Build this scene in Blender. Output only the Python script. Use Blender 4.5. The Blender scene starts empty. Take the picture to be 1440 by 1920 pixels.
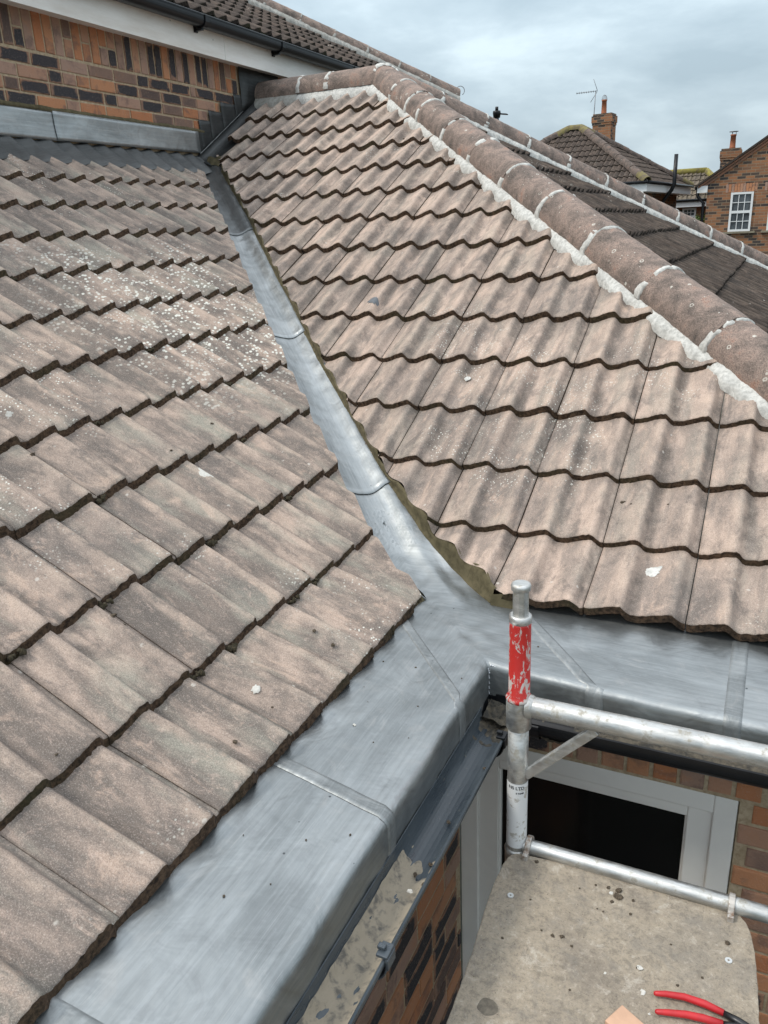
import bpy, bmesh, math, random
from mathutils import Vector, Matrix, noise
random.seed(7)
R = math.radians
scn = bpy.context.scene
col = scn.collection

# ------------------------------------------------------------------ camera
cam_d = bpy.data.cameras.new("camera")
cam = bpy.data.objects.new("camera", cam_d)
col.objects.link(cam)
cam_d.sensor_fit = 'VERTICAL'
cam_d.sensor_height = 24.0
cam_d.sensor_width = 18.0
cam_d.lens = 1479.7 / 1920 * 24
cam_d.clip_start = 0.05
cam_d.clip_end = 2000
RR = ((0.902003, 0.429, -0.0411), (0.1090, -0.3180, -0.9418), (-0.4171, 0.8451, -0.3336))
rx, dn, fw = Vector(RR[0]), Vector(RR[1]), Vector(RR[2])
fw.normalize(); rx = (rx - fw * rx.dot(fw)).normalized(); up = rx.cross(fw)
M = Matrix((rx, up, -fw)).transposed().to_4x4()
M.translation = Vector((0.9722, -2.2553, 1.1776))
cam.matrix_world = M
scn.camera = cam
scn.view_settings.view_transform = 'Standard'
scn.view_settings.look = 'None'
scn.view_settings.exposure = 0.40
scn.view_settings.gamma = 1.0
scn.render.resolution_x = 768
scn.render.resolution_y = 1024

# ------------------------------------------------------------------ sky + sun
SUN_EL, SUN_AZ = 52, 232        # azimuth clockwise from +Y
w = bpy.data.worlds.new("World"); scn.world = w; w.use_nodes = True
nt = w.node_tree; nt.nodes.clear()
def wn(t, **k):
    n = nt.nodes.new(t)
    for a, b in k.items(): setattr(n, a, b)
    return n
out = wn('ShaderNodeOutputWorld'); bg1 = wn('ShaderNodeBackground'); bg2 = wn('ShaderNodeBackground')
sky = wn('ShaderNodeTexSky'); sky.sky_type = 'NISHITA'; sky.sun_disc = False
sky.sun_elevation = R(SUN_EL); sky.sun_rotation = R(SUN_AZ)
sky.air_density = 1.5; sky.dust_density = 2.0
nt.links.new(sky.outputs[0], bg1.inputs[0]); bg1.inputs[1].default_value = 0.10
tc = wn('ShaderNodeTexCoord'); sep = wn('ShaderNodeSeparateXYZ')
nt.links.new(tc.outputs['Generated'], sep.inputs[0])
mp = wn('ShaderNodeMapping'); mp.inputs['Scale'].default_value = (2.4, 2.4, 6.5); mp.inputs['Rotation'].default_value = (R(4), R(-5), 0)
nt.links.new(tc.outputs['Generated'], mp.inputs[0])
nz = wn('ShaderNodeTexNoise'); nz.inputs['Scale'].default_value = 1.7; nz.inputs['Detail'].default_value = 7; nz.inputs['Roughness'].default_value = 0.55; nz.inputs['Distortion'].default_value = 0.15
nt.links.new(mp.outputs[0], nz.inputs['Vector'])
cr = wn('ShaderNodeValToRGB'); e = cr.color_ramp.elements
e[0].position = 0.36; e[0].color = (0.32, 0.405, 0.465, 1)
e[1].position = 0.64; e[1].color = (0.53, 0.63, 0.685, 1)
el = cr.color_ramp.elements.new(0.5); el.color = (0.40, 0.49, 0.55, 1)
nt.links.new(nz.outputs[0], cr.inputs[0])
mr = wn('ShaderNodeMapRange'); mr.inputs[1].default_value = 0.08; mr.inputs[2].default_value = 0.9
mr.inputs[3].default_value = 1.0; mr.inputs[4].default_value = 2.7
nt.links.new(sep.outputs[2], mr.inputs[0])
mr2 = wn('ShaderNodeMapRange'); mr2.inputs[1].default_value = 0.22; mr2.inputs[2].default_value = 0.6
nt.links.new(sep.outputs[2], mr2.inputs[0])
mxc = wn('ShaderNodeMix', data_type='RGBA'); nt.links.new(mr2.outputs[0], mxc.inputs[0]); nt.links.new(cr.outputs[0], mxc.inputs[6]); mxc.inputs[7].default_value = (0.468, 0.505, 0.545, 1)
nt.links.new(mxc.outputs[2], bg2.inputs[0]); nt.links.new(mr.outputs[0], bg2.inputs[1])
mx = wn('ShaderNodeMixShader'); mx.inputs[0].default_value = 0.93
nt.links.new(bg1.outputs[0], mx.inputs[1]); nt.links.new(bg2.outputs[0], mx.inputs[2])
nt.links.new(mx.outputs[0], out.inputs[0])
sd = bpy.data.lights.new("sun", 'SUN'); sd.energy = 1.5; sd.angle = R(10); sd.color = (1.0, 0.94, 0.85)
sun = bpy.data.objects.new("sun", sd); col.objects.link(sun)
saz = R(SUN_AZ)
sv = Vector((math.sin(saz) * math.cos(R(SUN_EL)), math.cos(saz) * math.cos(R(SUN_EL)), math.sin(R(SUN_EL))))
sun.rotation_euler = (-sv).to_track_quat('-Z', 'Y').to_euler()

# ------------------------------------------------------------------ object helpers
def link(name, me, parent=None, mats=()):
    o = bpy.data.objects.new(name, me); col.objects.link(o)
    if parent is not None: o.parent = parent
    for m in mats: me.materials.append(m)
    return o
def empty(name, loc=(0, 0, 0)):
    o = bpy.data.objects.new(name, None); col.objects.link(o); o.location = loc
    o.empty_display_size = 0.1
    return o
def tag(o, label=None, cat=None, group=None, kind=None):
    if label: o['label'] = label
    if cat: o['category'] = cat
    if group: o['group'] = group
    if kind: o['kind'] = kind
    return o
def child(o, parent):
    """parent at world placement (parent sits at parent.location, unrotated)"""
    o.parent = parent
    o.location = Vector(o.location) - parent.location
    return o
class MB:
    def __init__(s): s.v = []; s.f = []; s.m = []; s.r = []; s.uv = []; s.sm = []
    def add(s, vs, fs, mat=0, rnd=0.5, uvs=None, smooth=False):
        b = len(s.v); s.v += [tuple(v) for v in vs]
        for i, f in enumerate(fs):
            s.f.append([b + j for j in f]); s.m.append(mat); s.r.append(rnd); s.sm.append(smooth)
            s.uv.append([uvs[j] for j in f] if uvs else None)
    def box(s, c, d, mat=0, rnd=0.5, rot=None):
        hx, hy, hz = d[0] / 2, d[1] / 2, d[2] / 2
        vs = [Vector((sx * hx, sy * hy, sz * hz)) for sx in (-1, 1) for sy in (-1, 1) for sz in (-1, 1)]
        if rot is not None: vs = [rot @ v for v in vs]
        vs = [v + Vector(c) for v in vs]
        s.add(vs, [(0, 1, 3, 2), (4, 6, 7, 5), (0, 4, 5, 1), (2, 3, 7, 6), (0, 2, 6, 4), (1, 5, 7, 3)], mat, rnd)
    def box2(s, a, b, mat=0, rnd=0.5):
        s.box([(a[i] + b[i]) / 2 for i in range(3)], [abs(b[i] - a[i]) for i in range(3)], mat, rnd)
    def tube(s, pts, rad, n=20, mat=0, rnd=0.5, caps=True, smooth=True):
        pts = [Vector(p) for p in pts]
        if not hasattr(rad, '__len__'): rad = [rad] * len(pts)
        d0 = (pts[1] - pts[0]).normalized()
        a = d0.cross(Vector((0, 0, 1)))
        if a.length < 1e-3: a = Vector((1, 0, 0))
        a.normalize(); vs = []
        for i, p in enumerate(pts):
            d = (pts[min(i + 1, len(pts) - 1)] - pts[max(i - 1, 0)]).normalized()
            a = (a - d * a.dot(d)).normalized(); b = d.cross(a)
            for j in range(n):
                t = 2 * math.pi * j / n
                vs.append(p + (a * math.cos(t) + b * math.sin(t)) * rad[i])
        fs = [(i * n + j, i * n + (j + 1) % n, (i + 1) * n + (j + 1) % n, (i + 1) * n + j) for i in range(len(pts) - 1) for j in range(n)]
        s.add(vs, fs, mat, rnd, smooth=smooth)
        if caps:
            b0 = len(s.v) - len(vs)
            for f in (list(range(n))[::-1], [(len(pts) - 1) * n + j for j in range(n)]):
                s.f.append([b0 + j for j in f]); s.m.append(mat); s.r.append(rnd); s.uv.append(None); s.sm.append(False)
    def grid(s, P, mat=0, rnd=0.5, uv=None, smooth=True, flip=False):
        nr, nc = len(P), len(P[0]); vs = [p for row in P for p in row]
        fs = []
        for i in range(nr - 1):
            for j in range(nc - 1):
                f = (i * nc + j, i * nc + j + 1, (i + 1) * nc + j + 1, (i + 1) * nc + j)
                fs.append(f[::-1] if flip else f)
        s.add(vs, fs, mat, rnd, [u for row in uv for u in row] if uv else None, smooth)
    def mesh(s, name):
        me = bpy.data.meshes.new(name)
        me.from_pydata(s.v, [], s.f)
        me.polygons.foreach_set('material_index', s.m)
        me.polygons.foreach_set('use_smooth', s.sm)
        at = me.attributes.new('rnd', 'FLOAT', 'FACE'); at.data.foreach_set('value', s.r)
        if any(u is not None for u in s.uv):
            ul = me.uv_layers.new(name='uv'); k = 0; dat = []
            for f, u in zip(s.f, s.uv):
                for j in range(len(f)):
                    dat += list(u[j]) if u else [0.0, 0.0]
            ul.data.foreach_set('uv', dat)
        me.update()
        return me
    def obj(s, name, parent=None, mats=()):
        return link(name, s.mesh(name), parent, mats)
def bevel(o, w_, seg=2, ang=40):
    m = o.modifiers.new('b', 'BEVEL'); m.width = w_; m.segments = seg; m.limit_method = 'ANGLE'; m.angle_limit = R(ang)
def nz3(x, y, z): return noise.noise(Vector((x, y, z)))

# ------------------------------------------------------------------ material helpers
class NM:
    def __init__(s, name, rough=0.8, metal=0.0, spec=0.5):
        s.m = bpy.data.materials.new(name); s.m.use_nodes = True; s.t = s.m.node_tree
        s.b = s.t.nodes['Principled BSDF']
        s.b.inputs['Roughness'].default_value = rough; s.b.inputs['Metallic'].default_value = metal
        s.b.inputs['Specular IOR Level'].default_value = spec
    def n(s, t, **k):
        x = s.t.nodes.new(t)
        for a, b in k.items(): setattr(x, a, b)
        return x
    def l(s, a, b): s.t.links.new(a, b)
    def coord(s, kind='Object', scale=(1, 1, 1), rot=(0, 0, 0), seed=None):
        if kind == 'uv':
            c = s.n('ShaderNodeUVMap'); c.uv_map = 'uv'; o = c.outputs[0]
        else:
            c = s.n('ShaderNodeTexCoord'); o = c.outputs[kind]
        if seed is not None:       # shift by the per-face random value
            a = s.n('ShaderNodeAttribute'); a.attribute_name = 'rnd'
            mu = s.n('ShaderNodeMath', operation='MULTIPLY'); s.l(a.outputs['Fac'], mu.inputs[0]); mu.inputs[1].default_value = seed
            cb = s.n('ShaderNodeCombineXYZ'); s.l(mu.outputs[0], cb.inputs[0]); s.l(mu.outputs[0], cb.inputs[1]); s.l(mu.outputs[0], cb.inputs[2])
            ad = s.n('ShaderNodeVectorMath', operation='ADD'); s.l(o, ad.inputs[0]); s.l(cb.outputs[0], ad.inputs[1]); o = ad.outputs[0]
        m = s.n('ShaderNodeMapping'); m.inputs['Scale'].default_value = scale; m.inputs['Rotation'].default_value = rot
        s.l(o, m.inputs[0]); return m.outputs[0]
    def noise(s, vec, scale, detail=4, rough=0.55, dist=0.0):
        x = s.n('ShaderNodeTexNoise'); s.l(vec, x.inputs['Vector'])
        x.inputs['Scale'].default_value = scale; x.inputs['Detail'].default_value = detail
        x.inputs['Roughness'].default_value = rough; x.inputs['Distortion'].default_value = dist
        return x.outputs[0]
    def voro(s, vec, scale, feature='F1'):
        x = s.n('ShaderNodeTexVoronoi', feature=feature); s.l(vec, x.inputs['Vector']); x.inputs['Scale'].default_value = scale
        return x.outputs['Distance']
    def ramp(s, fac, stops, interp='LINEAR'):
        x = s.n('ShaderNodeValToRGB'); x.color_ramp.interpolation = interp
        e = x.color_ramp.elements
        while len(e) < len(stops): e.new(0.5)
        for i, (p, c) in enumerate(stops):
            e[i].position = p; e[i].color = (c, c, c, 1) if not hasattr(c, '__len__') else (*c, 1)
        s.l(fac, x.inputs[0]); return x.outputs[0]
    def mix(s, fac, a, b, mode='MIX'):
        x = s.n('ShaderNodeMix', data_type='RGBA', blend_type=mode)
        for i, v in ((0, fac), (6, a), (7, b)):
            if hasattr(v, 'is_linked'): s.l(v, x.inputs[i])
            elif i == 0: x.inputs[0].default_value = v
            else: x.inputs[i].default_value = (*v, 1)
        return x.outputs[2]
    def math(s, op, a, b=None, clamp=False):
        x = s.n('ShaderNodeMath', operation=op); x.use_clamp = clamp
        for i, v in ((0, a), (1, b)):
            if v is None: continue
            if hasattr(v, 'is_linked'): s.l(v, x.inputs[i])
            else: x.inputs[i].default_value = v
        return x.outputs[0]
    def rnd(s):
        a = s.n('ShaderNodeAttribute'); a.attribute_name = 'rnd'; return a.outputs['Fac']
    def col(s, c):
        if hasattr(c, 'is_linked'): s.l(c, s.b.inputs['Base Color'])
        else: s.b.inputs['Base Color'].default_value = (*c, 1)
        return s
    def rough(s, r): s.l(r, s.b.inputs['Roughness']); return s
    def bump(s, h, strength=0.3, dist=0.01):
        x = s.n('ShaderNodeBump'); x.inputs['Strength'].default_value = strength; x.inputs['Distance'].default_value = dist
        s.l(h, x.inputs['Height']); s.l(x.outputs[0], s.b.inputs['Normal']); return s

def mat_tile(name, light, mid, dark, green=0.35, lichen=0.3, dirt=0.5, k=1.0):
    m = NM(name, 0.92, 0, 0.2 if k > 0.9 else 0.03)
    r = m.rnd()
    uv = m.coord('uv', seed=37.0)
    obj = m.coord('Object')
    streak = m.noise(m.coord('uv', (17, 3.2, 1), seed=11.0), 1.0, 5, 0.6, 0.4)
    blotch = m.noise(uv, 7.0, 6, 0.62, 0.3)
    c = m.ramp(m.math('ADD', m.math('MULTIPLY', r, 0.55), m.math('MULTIPLY', m.noise(m.coord('Object'), 1.7, 3, 0.6), 0.5)), [(0.18, dark), (0.36, mid), (0.60, light), (0.85, mid)])
    c = m.mix(m.ramp(streak, [(0.46, 0.0), (0.60, 0.8)]), c, dark)
    c = m.mix(m.ramp(streak, [(0.36, 0.7), (0.45, 0.0)]), c, light)
    c = m.mix(m.ramp(blotch, [(0.47, 0.0), (0.68, 0.85)]), c, dark)
    grn = m.noise(m.coord('uv', (7, 1.6, 1), seed=5.0), 1.3, 4, 0.55)
    c = m.mix(m.ramp(grn, [(0.5, 0.0), (0.66, green)]), c, (0.36 * k, 0.35 * k, 0.285 * k))
    big = m.noise(m.coord('Object'), 2.1, 4, 0.6, 0.5)
    c = m.mix(m.ramp(big, [(0.50, 0.0), (0.66, 0.5)]), c, (0.135 * k, 0.122 * k, 0.113 * k))
    pt_ = m.noise(m.coord('uv', (1.0, 0.45, 1), seed=21.0), 14, 7, 0.7, 0.5)
    c = m.mix(m.ramp(pt_, [(0.51, 0.0), (0.63, 0.62)]), c, (0.125 * k, 0.108 * k, 0.097 * k))
    c = m.mix(m.ramp(pt_, [(0.34, 0.55), (0.43, 0.0)]), c, (0.56 * k, 0.41 * k, 0.32 * k))
    # pale worn scratches and edges, slope-wise
    worn = m.noise(m.coord('uv', (52, 24, 1), seed=3.0), 1.2, 9, 0.78, 0.7)
    c = m.mix(m.ramp(worn, [(0.53, 0.0), (0.66, 0.42)]), c, (0.60 * k, 0.45 * k, 0.37 * k))
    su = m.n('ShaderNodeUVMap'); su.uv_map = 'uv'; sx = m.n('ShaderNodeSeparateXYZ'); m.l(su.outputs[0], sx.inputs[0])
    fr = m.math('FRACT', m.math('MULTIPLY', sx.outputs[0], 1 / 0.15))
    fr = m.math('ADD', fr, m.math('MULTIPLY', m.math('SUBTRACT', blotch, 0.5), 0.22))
    pan = m.math('MULTIPLY', m.ramp(fr, [(0.0, 1.0), (0.13, 0.0), (0.76, 0.0), (0.90, 1.0)]), m.ramp(m.noise(obj, 5.0, 5, 0.65), [(0.42, 0.0), (0.60, 0.85)]))  # shade along each roll's drop painted into the colour, mixed with pan dirt
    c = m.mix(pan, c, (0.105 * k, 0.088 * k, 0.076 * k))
    rdg = m.math('MULTIPLY', m.ramp(fr, [(0.5, 0.0), (0.62, 1.0), (0.72, 1.0), (0.80, 0.0)]), m.ramp(m.noise(obj, 12.0, 6, 0.7), [(0.42, 0.0), (0.62, 0.5)]))  # painted highlight along the roll crests, broken up like wear
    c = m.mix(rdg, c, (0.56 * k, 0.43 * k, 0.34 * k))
    # fine sandy grain
    gr = m.noise(obj, 340, 3, 0.85)
    c = m.mix(m.ramp(gr, [(0.36, 0.5), (0.5, 0.0)]), c, (0.10, 0.085, 0.075))
    c = m.mix(m.ramp(gr, [(0.54, 0.0), (0.68, 0.5)]), c, (0.60 * k, 0.52 * k, 0.46 * k))
    # dirt gathered below the course above and at the nose
    # lichen spots
    v = m.voro(m.coord('Object'), 75)
    lm = m.noise(m.coord('Object'), 1.35, 3, 0.5)
    spot = m.math('MULTIPLY', m.ramp(v, [(0.16, 1.0), (0.27, 0.0)]), m.ramp(lm, [(0.60 - 0.1 * lichen, 0.0), (0.68 - 0.1 * lichen, 1.0)]))
    nn = m.noise(obj, 9, 3, 0.6)
    spot = m.math('MULTIPLY', spot, m.ramp(nn, [(0.45, 0.0), (0.6, 1.0)]))
    if lichen > 0.8:
        vd = m.n('ShaderNodeVectorMath', operation='DISTANCE'); m.l(m.coord('Object'), vd.inputs[0]); vd.inputs[1].default_value = (-1.52, 0.80, 0.86)
        dd = m.math('ADD', vd.outputs['Value'], m.math('MULTIPLY', m.math('SUBTRACT', lm, 0.5), 1.6))
        v4 = m.voro(obj, 52); v5 = m.noise(obj, 14, 4, 0.7)
        sp4 = m.math('MULTIPLY', m.ramp(v4, [(0.30, 1.0), (0.40, 0.0)]), m.ramp(dd, [(0.40, 1.0), (0.72, 0.0)]))
        sp4 = m.math('MULTIPLY', sp4, m.ramp(v5, [(0.44, 0.0), (0.52, 1.0)]))
        spot = m.math('MAXIMUM', spot, sp4)
    c = m.mix(spot, c, (0.66, 0.65, 0.58))
    v2 = m.voro(obj, 16)
    n2 = m.noise(obj, 26, 3, 0.6)
    sp2 = m.math('MULTIPLY', m.ramp(v2, [(0.07, 1.0), (0.12, 0.0)]), m.ramp(n2, [(0.55, 0.0), (0.62, 1.0)]))
    c = m.mix(m.math('MULTIPLY', sp2, 0.6), c, (0.6, 0.56, 0.5))
    v3 = m.voro(obj, 31)
    c = m.mix(m.math('MULTIPLY', m.ramp(v3, [(0.05, 1.0), (0.085, 0.0)]), m.ramp(n2, [(0.40, dirt), (0.46, 0.0)])), c, (0.05, 0.04, 0.03))
    m.col(c)
    h = m.math('ADD', m.math('MULTIPLY', gr, 0.35), m.math('MULTIPLY', worn, 1.0))
    h = m.math('ADD', h, m.math('MULTIPLY', m.noise(obj, 90, 4, 0.6), 0.8))
    m.bump(h, 0.55, 0.004)
    return m.m
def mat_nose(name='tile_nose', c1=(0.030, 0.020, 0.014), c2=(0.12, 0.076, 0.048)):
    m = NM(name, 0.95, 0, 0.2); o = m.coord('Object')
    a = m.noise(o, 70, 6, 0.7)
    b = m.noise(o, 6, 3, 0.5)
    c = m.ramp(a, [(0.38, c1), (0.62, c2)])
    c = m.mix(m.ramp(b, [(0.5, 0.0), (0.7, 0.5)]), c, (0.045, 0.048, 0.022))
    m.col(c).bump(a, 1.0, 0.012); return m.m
def mat_hip(name='hip_tile', k=1.0):
    m = NM(name, 0.88, 0, 0.3); o = m.coord('Object', seed=3.1)
    a = m.noise(o, 9, 9, 0.72, 0.4)
    c = m.ramp(a, [(0.30, (0.055 * k, 0.048 * k, 0.043 * k)), (0.44, (0.15 * k, 0.118 * k, 0.10 * k)), (0.58, (0.27 * k, 0.20 * k, 0.165 * k)), (0.70, (0.28 * k, 0.145 * k, 0.098 * k))])
    f = m.noise(o, 200, 3, 0.8)
    c = m.mix(m.ramp(f, [(0.37, 0.65), (0.5, 0.0)]), c, (0.06, 0.05, 0.045))
    c = m.mix(m.ramp(f, [(0.55, 0.0), (0.68, 0.4)]), c, (0.42 * k, 0.34 * k, 0.28 * k))
    v = m.voro(o, 13); n = m.noise(o, 22, 4, 0.7)
    ring = m.math('MULTIPLY', m.ramp(m.math('ADD', v, m.math('MULTIPLY', n, 0.25)), [(0.20, 0.0), (0.215, 1.0), (0.25, 1.0), (0.265, 0.0)]), m.ramp(m.noise(o, 5, 2, 0.5), [(0.48, 0.0), (0.56, 1.0)]))
    c = m.mix(m.math('MULTIPLY', ring, 0.8), c, (0.6, 0.57, 0.5))
    v2 = m.voro(o, 45)
    c = m.mix(m.math('MULTIPLY', m.ramp(v2, [(0.10, 1.0), (0.16, 0.0)]), m.ramp(n, [(0.54, 0.0), (0.6, 0.9)])), c, (0.55, 0.53, 0.47))
    pit = m.voro(o, 28)
    c = m.mix(m.math('MULTIPLY', m.ramp(pit, [(0.08, 1.0), (0.13, 0.0)]), m.ramp(n, [(0.40, 0.9), (0.46, 0.0)])), c, (0.03, 0.025, 0.02))
    m.col(c)
    m.bump(m.math('ADD', m.math('MULTIPLY', f, 0.4), m.noise(o, 60, 5, 0.7)), 0.6, 0.006); return m.m
def mat_mortar(name, c0, c1, sc=40, dist=0.008):
    m = NM(name, 0.92, 0, 0.25); o = m.coord('Object')
    a = m.noise(o, sc, 6, 0.65, 0.3); b = m.noise(o, sc * 0.2, 3, 0.5)
    c = m.ramp(a, [(0.33, c0), (0.58, c1)])
    c = m.mix(m.ramp(b, [(0.5, 0.0), (0.75, 0.5)]), c, c0)
    m.col(c).bump(a, 0.5, dist); return m.m
def mat_lead(name='lead', base=1.0, dull=0.0):
    m = NM(name, 0.45, 0.90, 0.5)
    uv = m.coord('uv')
    big = m.noise(m.coord('uv', (1.4, 3.0, 1)), 1.6, 5, 0.6, 0.8)
    st = m.noise(m.coord('uv', (1.6, 46, 1)), 1.5, 6, 0.7, 0.25)
    swirl = m.noise(uv, 7, 6, 0.65, 2.2)
    fine = m.noise(uv, 60, 4, 0.7, 0.4)
    k = base
    c = m.ramp(big, [(0.32, (0.268 * k, 0.286 * k, 0.288 * k)), (0.5, (0.352 * k, 0.372 * k, 0.374 * k)), (0.68, (0.440 * k, 0.460 * k, 0.460 * k))])
    c = m.mix(m.ramp(st, [(0.46, 0.0), (0.70, 0.34)]), c, (0.56 * k, 0.58 * k, 0.58 * k))
    c = m.mix(m.ramp(st, [(0.30, 0.28), (0.42, 0.0)]), c, (0.20 * k, 0.216 * k, 0.225 * k))
    c = m.mix(m.ramp(swirl, [(0.52, 0.0), (0.68, 0.26)]), c, (0.22 * k, 0.218 * k, 0.216 * k))
    c = m.mix(m.ramp(swirl, [(0.30, 0.32), (0.44, 0.0)]), c, (0.54 * k, 0.53 * k, 0.515 * k))
    c = m.mix(m.ramp(fine, [(0.58, 0.0), (0.7, 0.25)]), c, (0.42 * k, 0.44 * k, 0.45 * k))
    scr = m.noise(m.coord('uv', (3, 150, 1), rot=(0, 0, 0.35)), 1.0, 5, 0.75, 0.9)
    c = m.mix(m.ramp(scr, [(0.60, 0.0), (0.68, 0.28)]), c, (0.60 * k, 0.59 * k, 0.57 * k))
    v = m.voro(uv, 14)
    c = m.mix(m.math('MULTIPLY', m.ramp(v, [(0.035, 1.0), (0.05, 0.0)]), m.ramp(m.noise(uv, 9, 2, 0.5), [(0.5, 0.0), (0.55, 0.8)])), c, (0.05, 0.055, 0.06))
    m.col(c)
    m.rough(m.ramp(m.math('ADD', m.math('MULTIPLY', swirl, 0.5), m.math('MULTIPLY', st, 0.5)), [(0.38, 0.54 + dull), (0.62, 0.38 + dull)]))
    h = m.math('ADD', m.noise(uv, 11, 3, 0.5, 0.6), m.math('MULTIPLY', st, 0.12))
    m.bump(h, 0.30, 0.012); return m.m
def mat_brick():
    m = NM('brick', 0.9, 0, 0.3); r = m.rnd(); o = m.coord('Object', seed=9.0)
    c = m.ramp(r, [(0.0, (0.42, 0.17, 0.08)), (0.2, (0.46, 0.22, 0.115)), (0.38, (0.36, 0.235, 0.18)), (0.5, (0.28, 0.17, 0.12)), (0.62, (0.36, 0.19, 0.11)), (0.8, (0.27, 0.165, 0.115)), (1.0, (0.33, 0.19, 0.12))])
    a = m.noise(o, 9, 6, 0.65, 0.4)
    c = m.mix(m.ramp(a, [(0.33, 0.7), (0.45, 0.0)]), c, (0.42, 0.22, 0.13))
    c = m.mix(m.ramp(a, [(0.52, 0.0), (0.64, 0.6)]), c, (0.15, 0.10, 0.085))
    uv = m.n('ShaderNodeUVMap'); uv.uv_map = 'uv'
    sp = m.n('ShaderNodeSeparateXYZ'); m.l(uv.outputs[0], sp.inputs[0])
    ex = m.math('MULTIPLY', m.math('ABSOLUTE', m.math('SUBTRACT', sp.outputs[0], 0.5)), 2.0)
    ey = m.math('MULTIPLY', m.math('ABSOLUTE', m.math('SUBTRACT', sp.outputs[1], 0.5)), 2.0)
    d = m.math('MAXIMUM', ex, ey)
    d = m.math('ADD', d, m.math('MULTIPLY', m.math('SUBTRACT', a, 0.5), 1.3))
    burn = m.math('MULTIPLY', m.ramp(d, [(0.80, 1.0), (0.94, 0.0)]), m.ramp(r, [(0.44, 0.0), (0.54, 0.95)]))
    c = m.mix(burn, c, (0.032, 0.035, 0.042))
    f = m.noise(o, 130, 5, 0.7)
    c = m.mix(m.ramp(f, [(0.55, 0.0), (0.72, 0.35)]), c, (0.45, 0.36, 0.29))
    m.col(c).bump(m.math('ADD', f, m.math('MULTIPLY', a, 1.2)), 0.6, 0.006); return m.m
def mat_far_brick(name, tint=1.0):
    m = NM(name, 0.9, 0, 0.2); uv = m.coord('uv')
    b = m.n('ShaderNodeTexBrick'); m.l(uv, b.inputs['Vector'])
    b.inputs['Scale'].default_value = 1.0; b.inputs['Brick Width'].default_value = 0.225; b.inputs['Row Height'].default_value = 0.075
    b.inputs['Mortar Size'].default_value = 0.007; b.inputs['Mortar Smooth'].default_value = 0.2
    b.inputs['Color1'].default_value = (0, 0, 0, 1); b.inputs['Color2'].default_value = (1, 1, 1, 1); b.inputs['Mortar'].default_value = (0, 0, 0, 1)
    k = tint
    c = m.ramp(b.outputs['Color'], [(0.0, (0.33 * k, 0.15 * k, 0.075 * k)), (0.35, (0.27 * k, 0.125 * k, 0.065 * k)), (0.6, (0.22 * k, 0.11 * k, 0.065 * k)), (0.72, (0.055, 0.045, 0.042)), (1.0, (0.05, 0.045, 0.045))])
    n = m.noise(m.coord('uv', (1, 1, 1)), 0.8, 4, 0.6)
    c = m.mix(m.ramp(n, [(0.4, 0.0), (0.7, 0.3)]), c, (0.30 * k, 0.19 * k, 0.11 * k))
    c = m.mix(b.outputs['Fac'], c, (0.26, 0.20, 0.14))
    m.col(c); m.bump(m.math('MULTIPLY', b.outputs['Fac'], -1.0), 0.5, 0.008); return m.m
def mat_simple(name, c, rough=0.6, metal=0.0, var=0.0, sc=12, bump=0.0, c2=None, spec=0.5, lo=0.4, hi=0.65, det=5):
    m = NM(name, rough, metal, spec)
    if c2 is not None or var or bump:
        o = m.coord('Object'); n = m.noise(o, sc, det, 0.62, 0.3)
        c2 = c2 if c2 is not None else tuple(x * (1 - var) for x in c)
        m.col(m.ramp(n, [(lo, c), (hi, c2)]))
        if bump: m.bump(n, bump, 0.005)
    else: m.col(c)
    return m.m

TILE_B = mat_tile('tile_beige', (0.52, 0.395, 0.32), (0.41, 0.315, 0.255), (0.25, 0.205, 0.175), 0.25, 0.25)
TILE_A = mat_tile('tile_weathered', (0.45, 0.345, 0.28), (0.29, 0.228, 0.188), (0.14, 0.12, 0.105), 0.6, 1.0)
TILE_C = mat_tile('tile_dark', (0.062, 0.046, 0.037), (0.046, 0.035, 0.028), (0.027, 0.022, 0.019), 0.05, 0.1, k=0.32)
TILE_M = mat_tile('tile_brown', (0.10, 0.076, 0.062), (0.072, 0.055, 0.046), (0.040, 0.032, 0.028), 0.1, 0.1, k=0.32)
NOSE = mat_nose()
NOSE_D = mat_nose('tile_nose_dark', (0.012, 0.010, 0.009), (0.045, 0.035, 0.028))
HIP = mat_hip(k=1.18); HIP_D = mat_hip('hip_tile_dark', 0.62)
MORT_W = mat_mortar('mortar_pale', (0.38, 0.375, 0.35), (0.62, 0.61, 0.57), 60, 0.005)
MORT_G = mat_mortar('mortar_grey', (0.26, 0.25, 0.22), (0.40, 0.39, 0.36), 35)
MORT_O = mat_mortar('mortar_fresh', (0.062, 0.053, 0.029), (0.125, 0.105, 0.06), 30, 0.006)
MORT_B = mat_mortar('mortar_bed', (0.30, 0.225, 0.14), (0.45, 0.36, 0.25), 60, 0.004)
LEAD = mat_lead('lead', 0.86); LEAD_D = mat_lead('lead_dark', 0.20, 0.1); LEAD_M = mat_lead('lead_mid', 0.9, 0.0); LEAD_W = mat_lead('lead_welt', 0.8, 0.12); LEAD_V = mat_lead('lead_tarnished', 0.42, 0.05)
BRICK = mat_brick()
FB1 = mat_far_brick('far_brick', 1.0); FB2 = mat_far_brick('far_brick_brown', 0.72)
PVC_B = mat_simple('black_plastic', (0.009, 0.010, 0.012), 0.34, var=0.3, sc=9, spec=0.3)
UPVC = mat_simple('white_upvc', (0.72, 0.73, 0.73), 0.35)
UPVC_G = mat_simple('frame_upvc', (0.76, 0.74, 0.70), 0.4, c2=(0.70, 0.68, 0.65), sc=4)
GLASS_D = mat_simple('dark_glass', (0.006, 0.006, 0.006), 0.12, spec=0.25)
GLASS_F = mat_simple('window_glass', (0.10, 0.115, 0.125), 0.08, var=0.5, sc=6)
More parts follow.
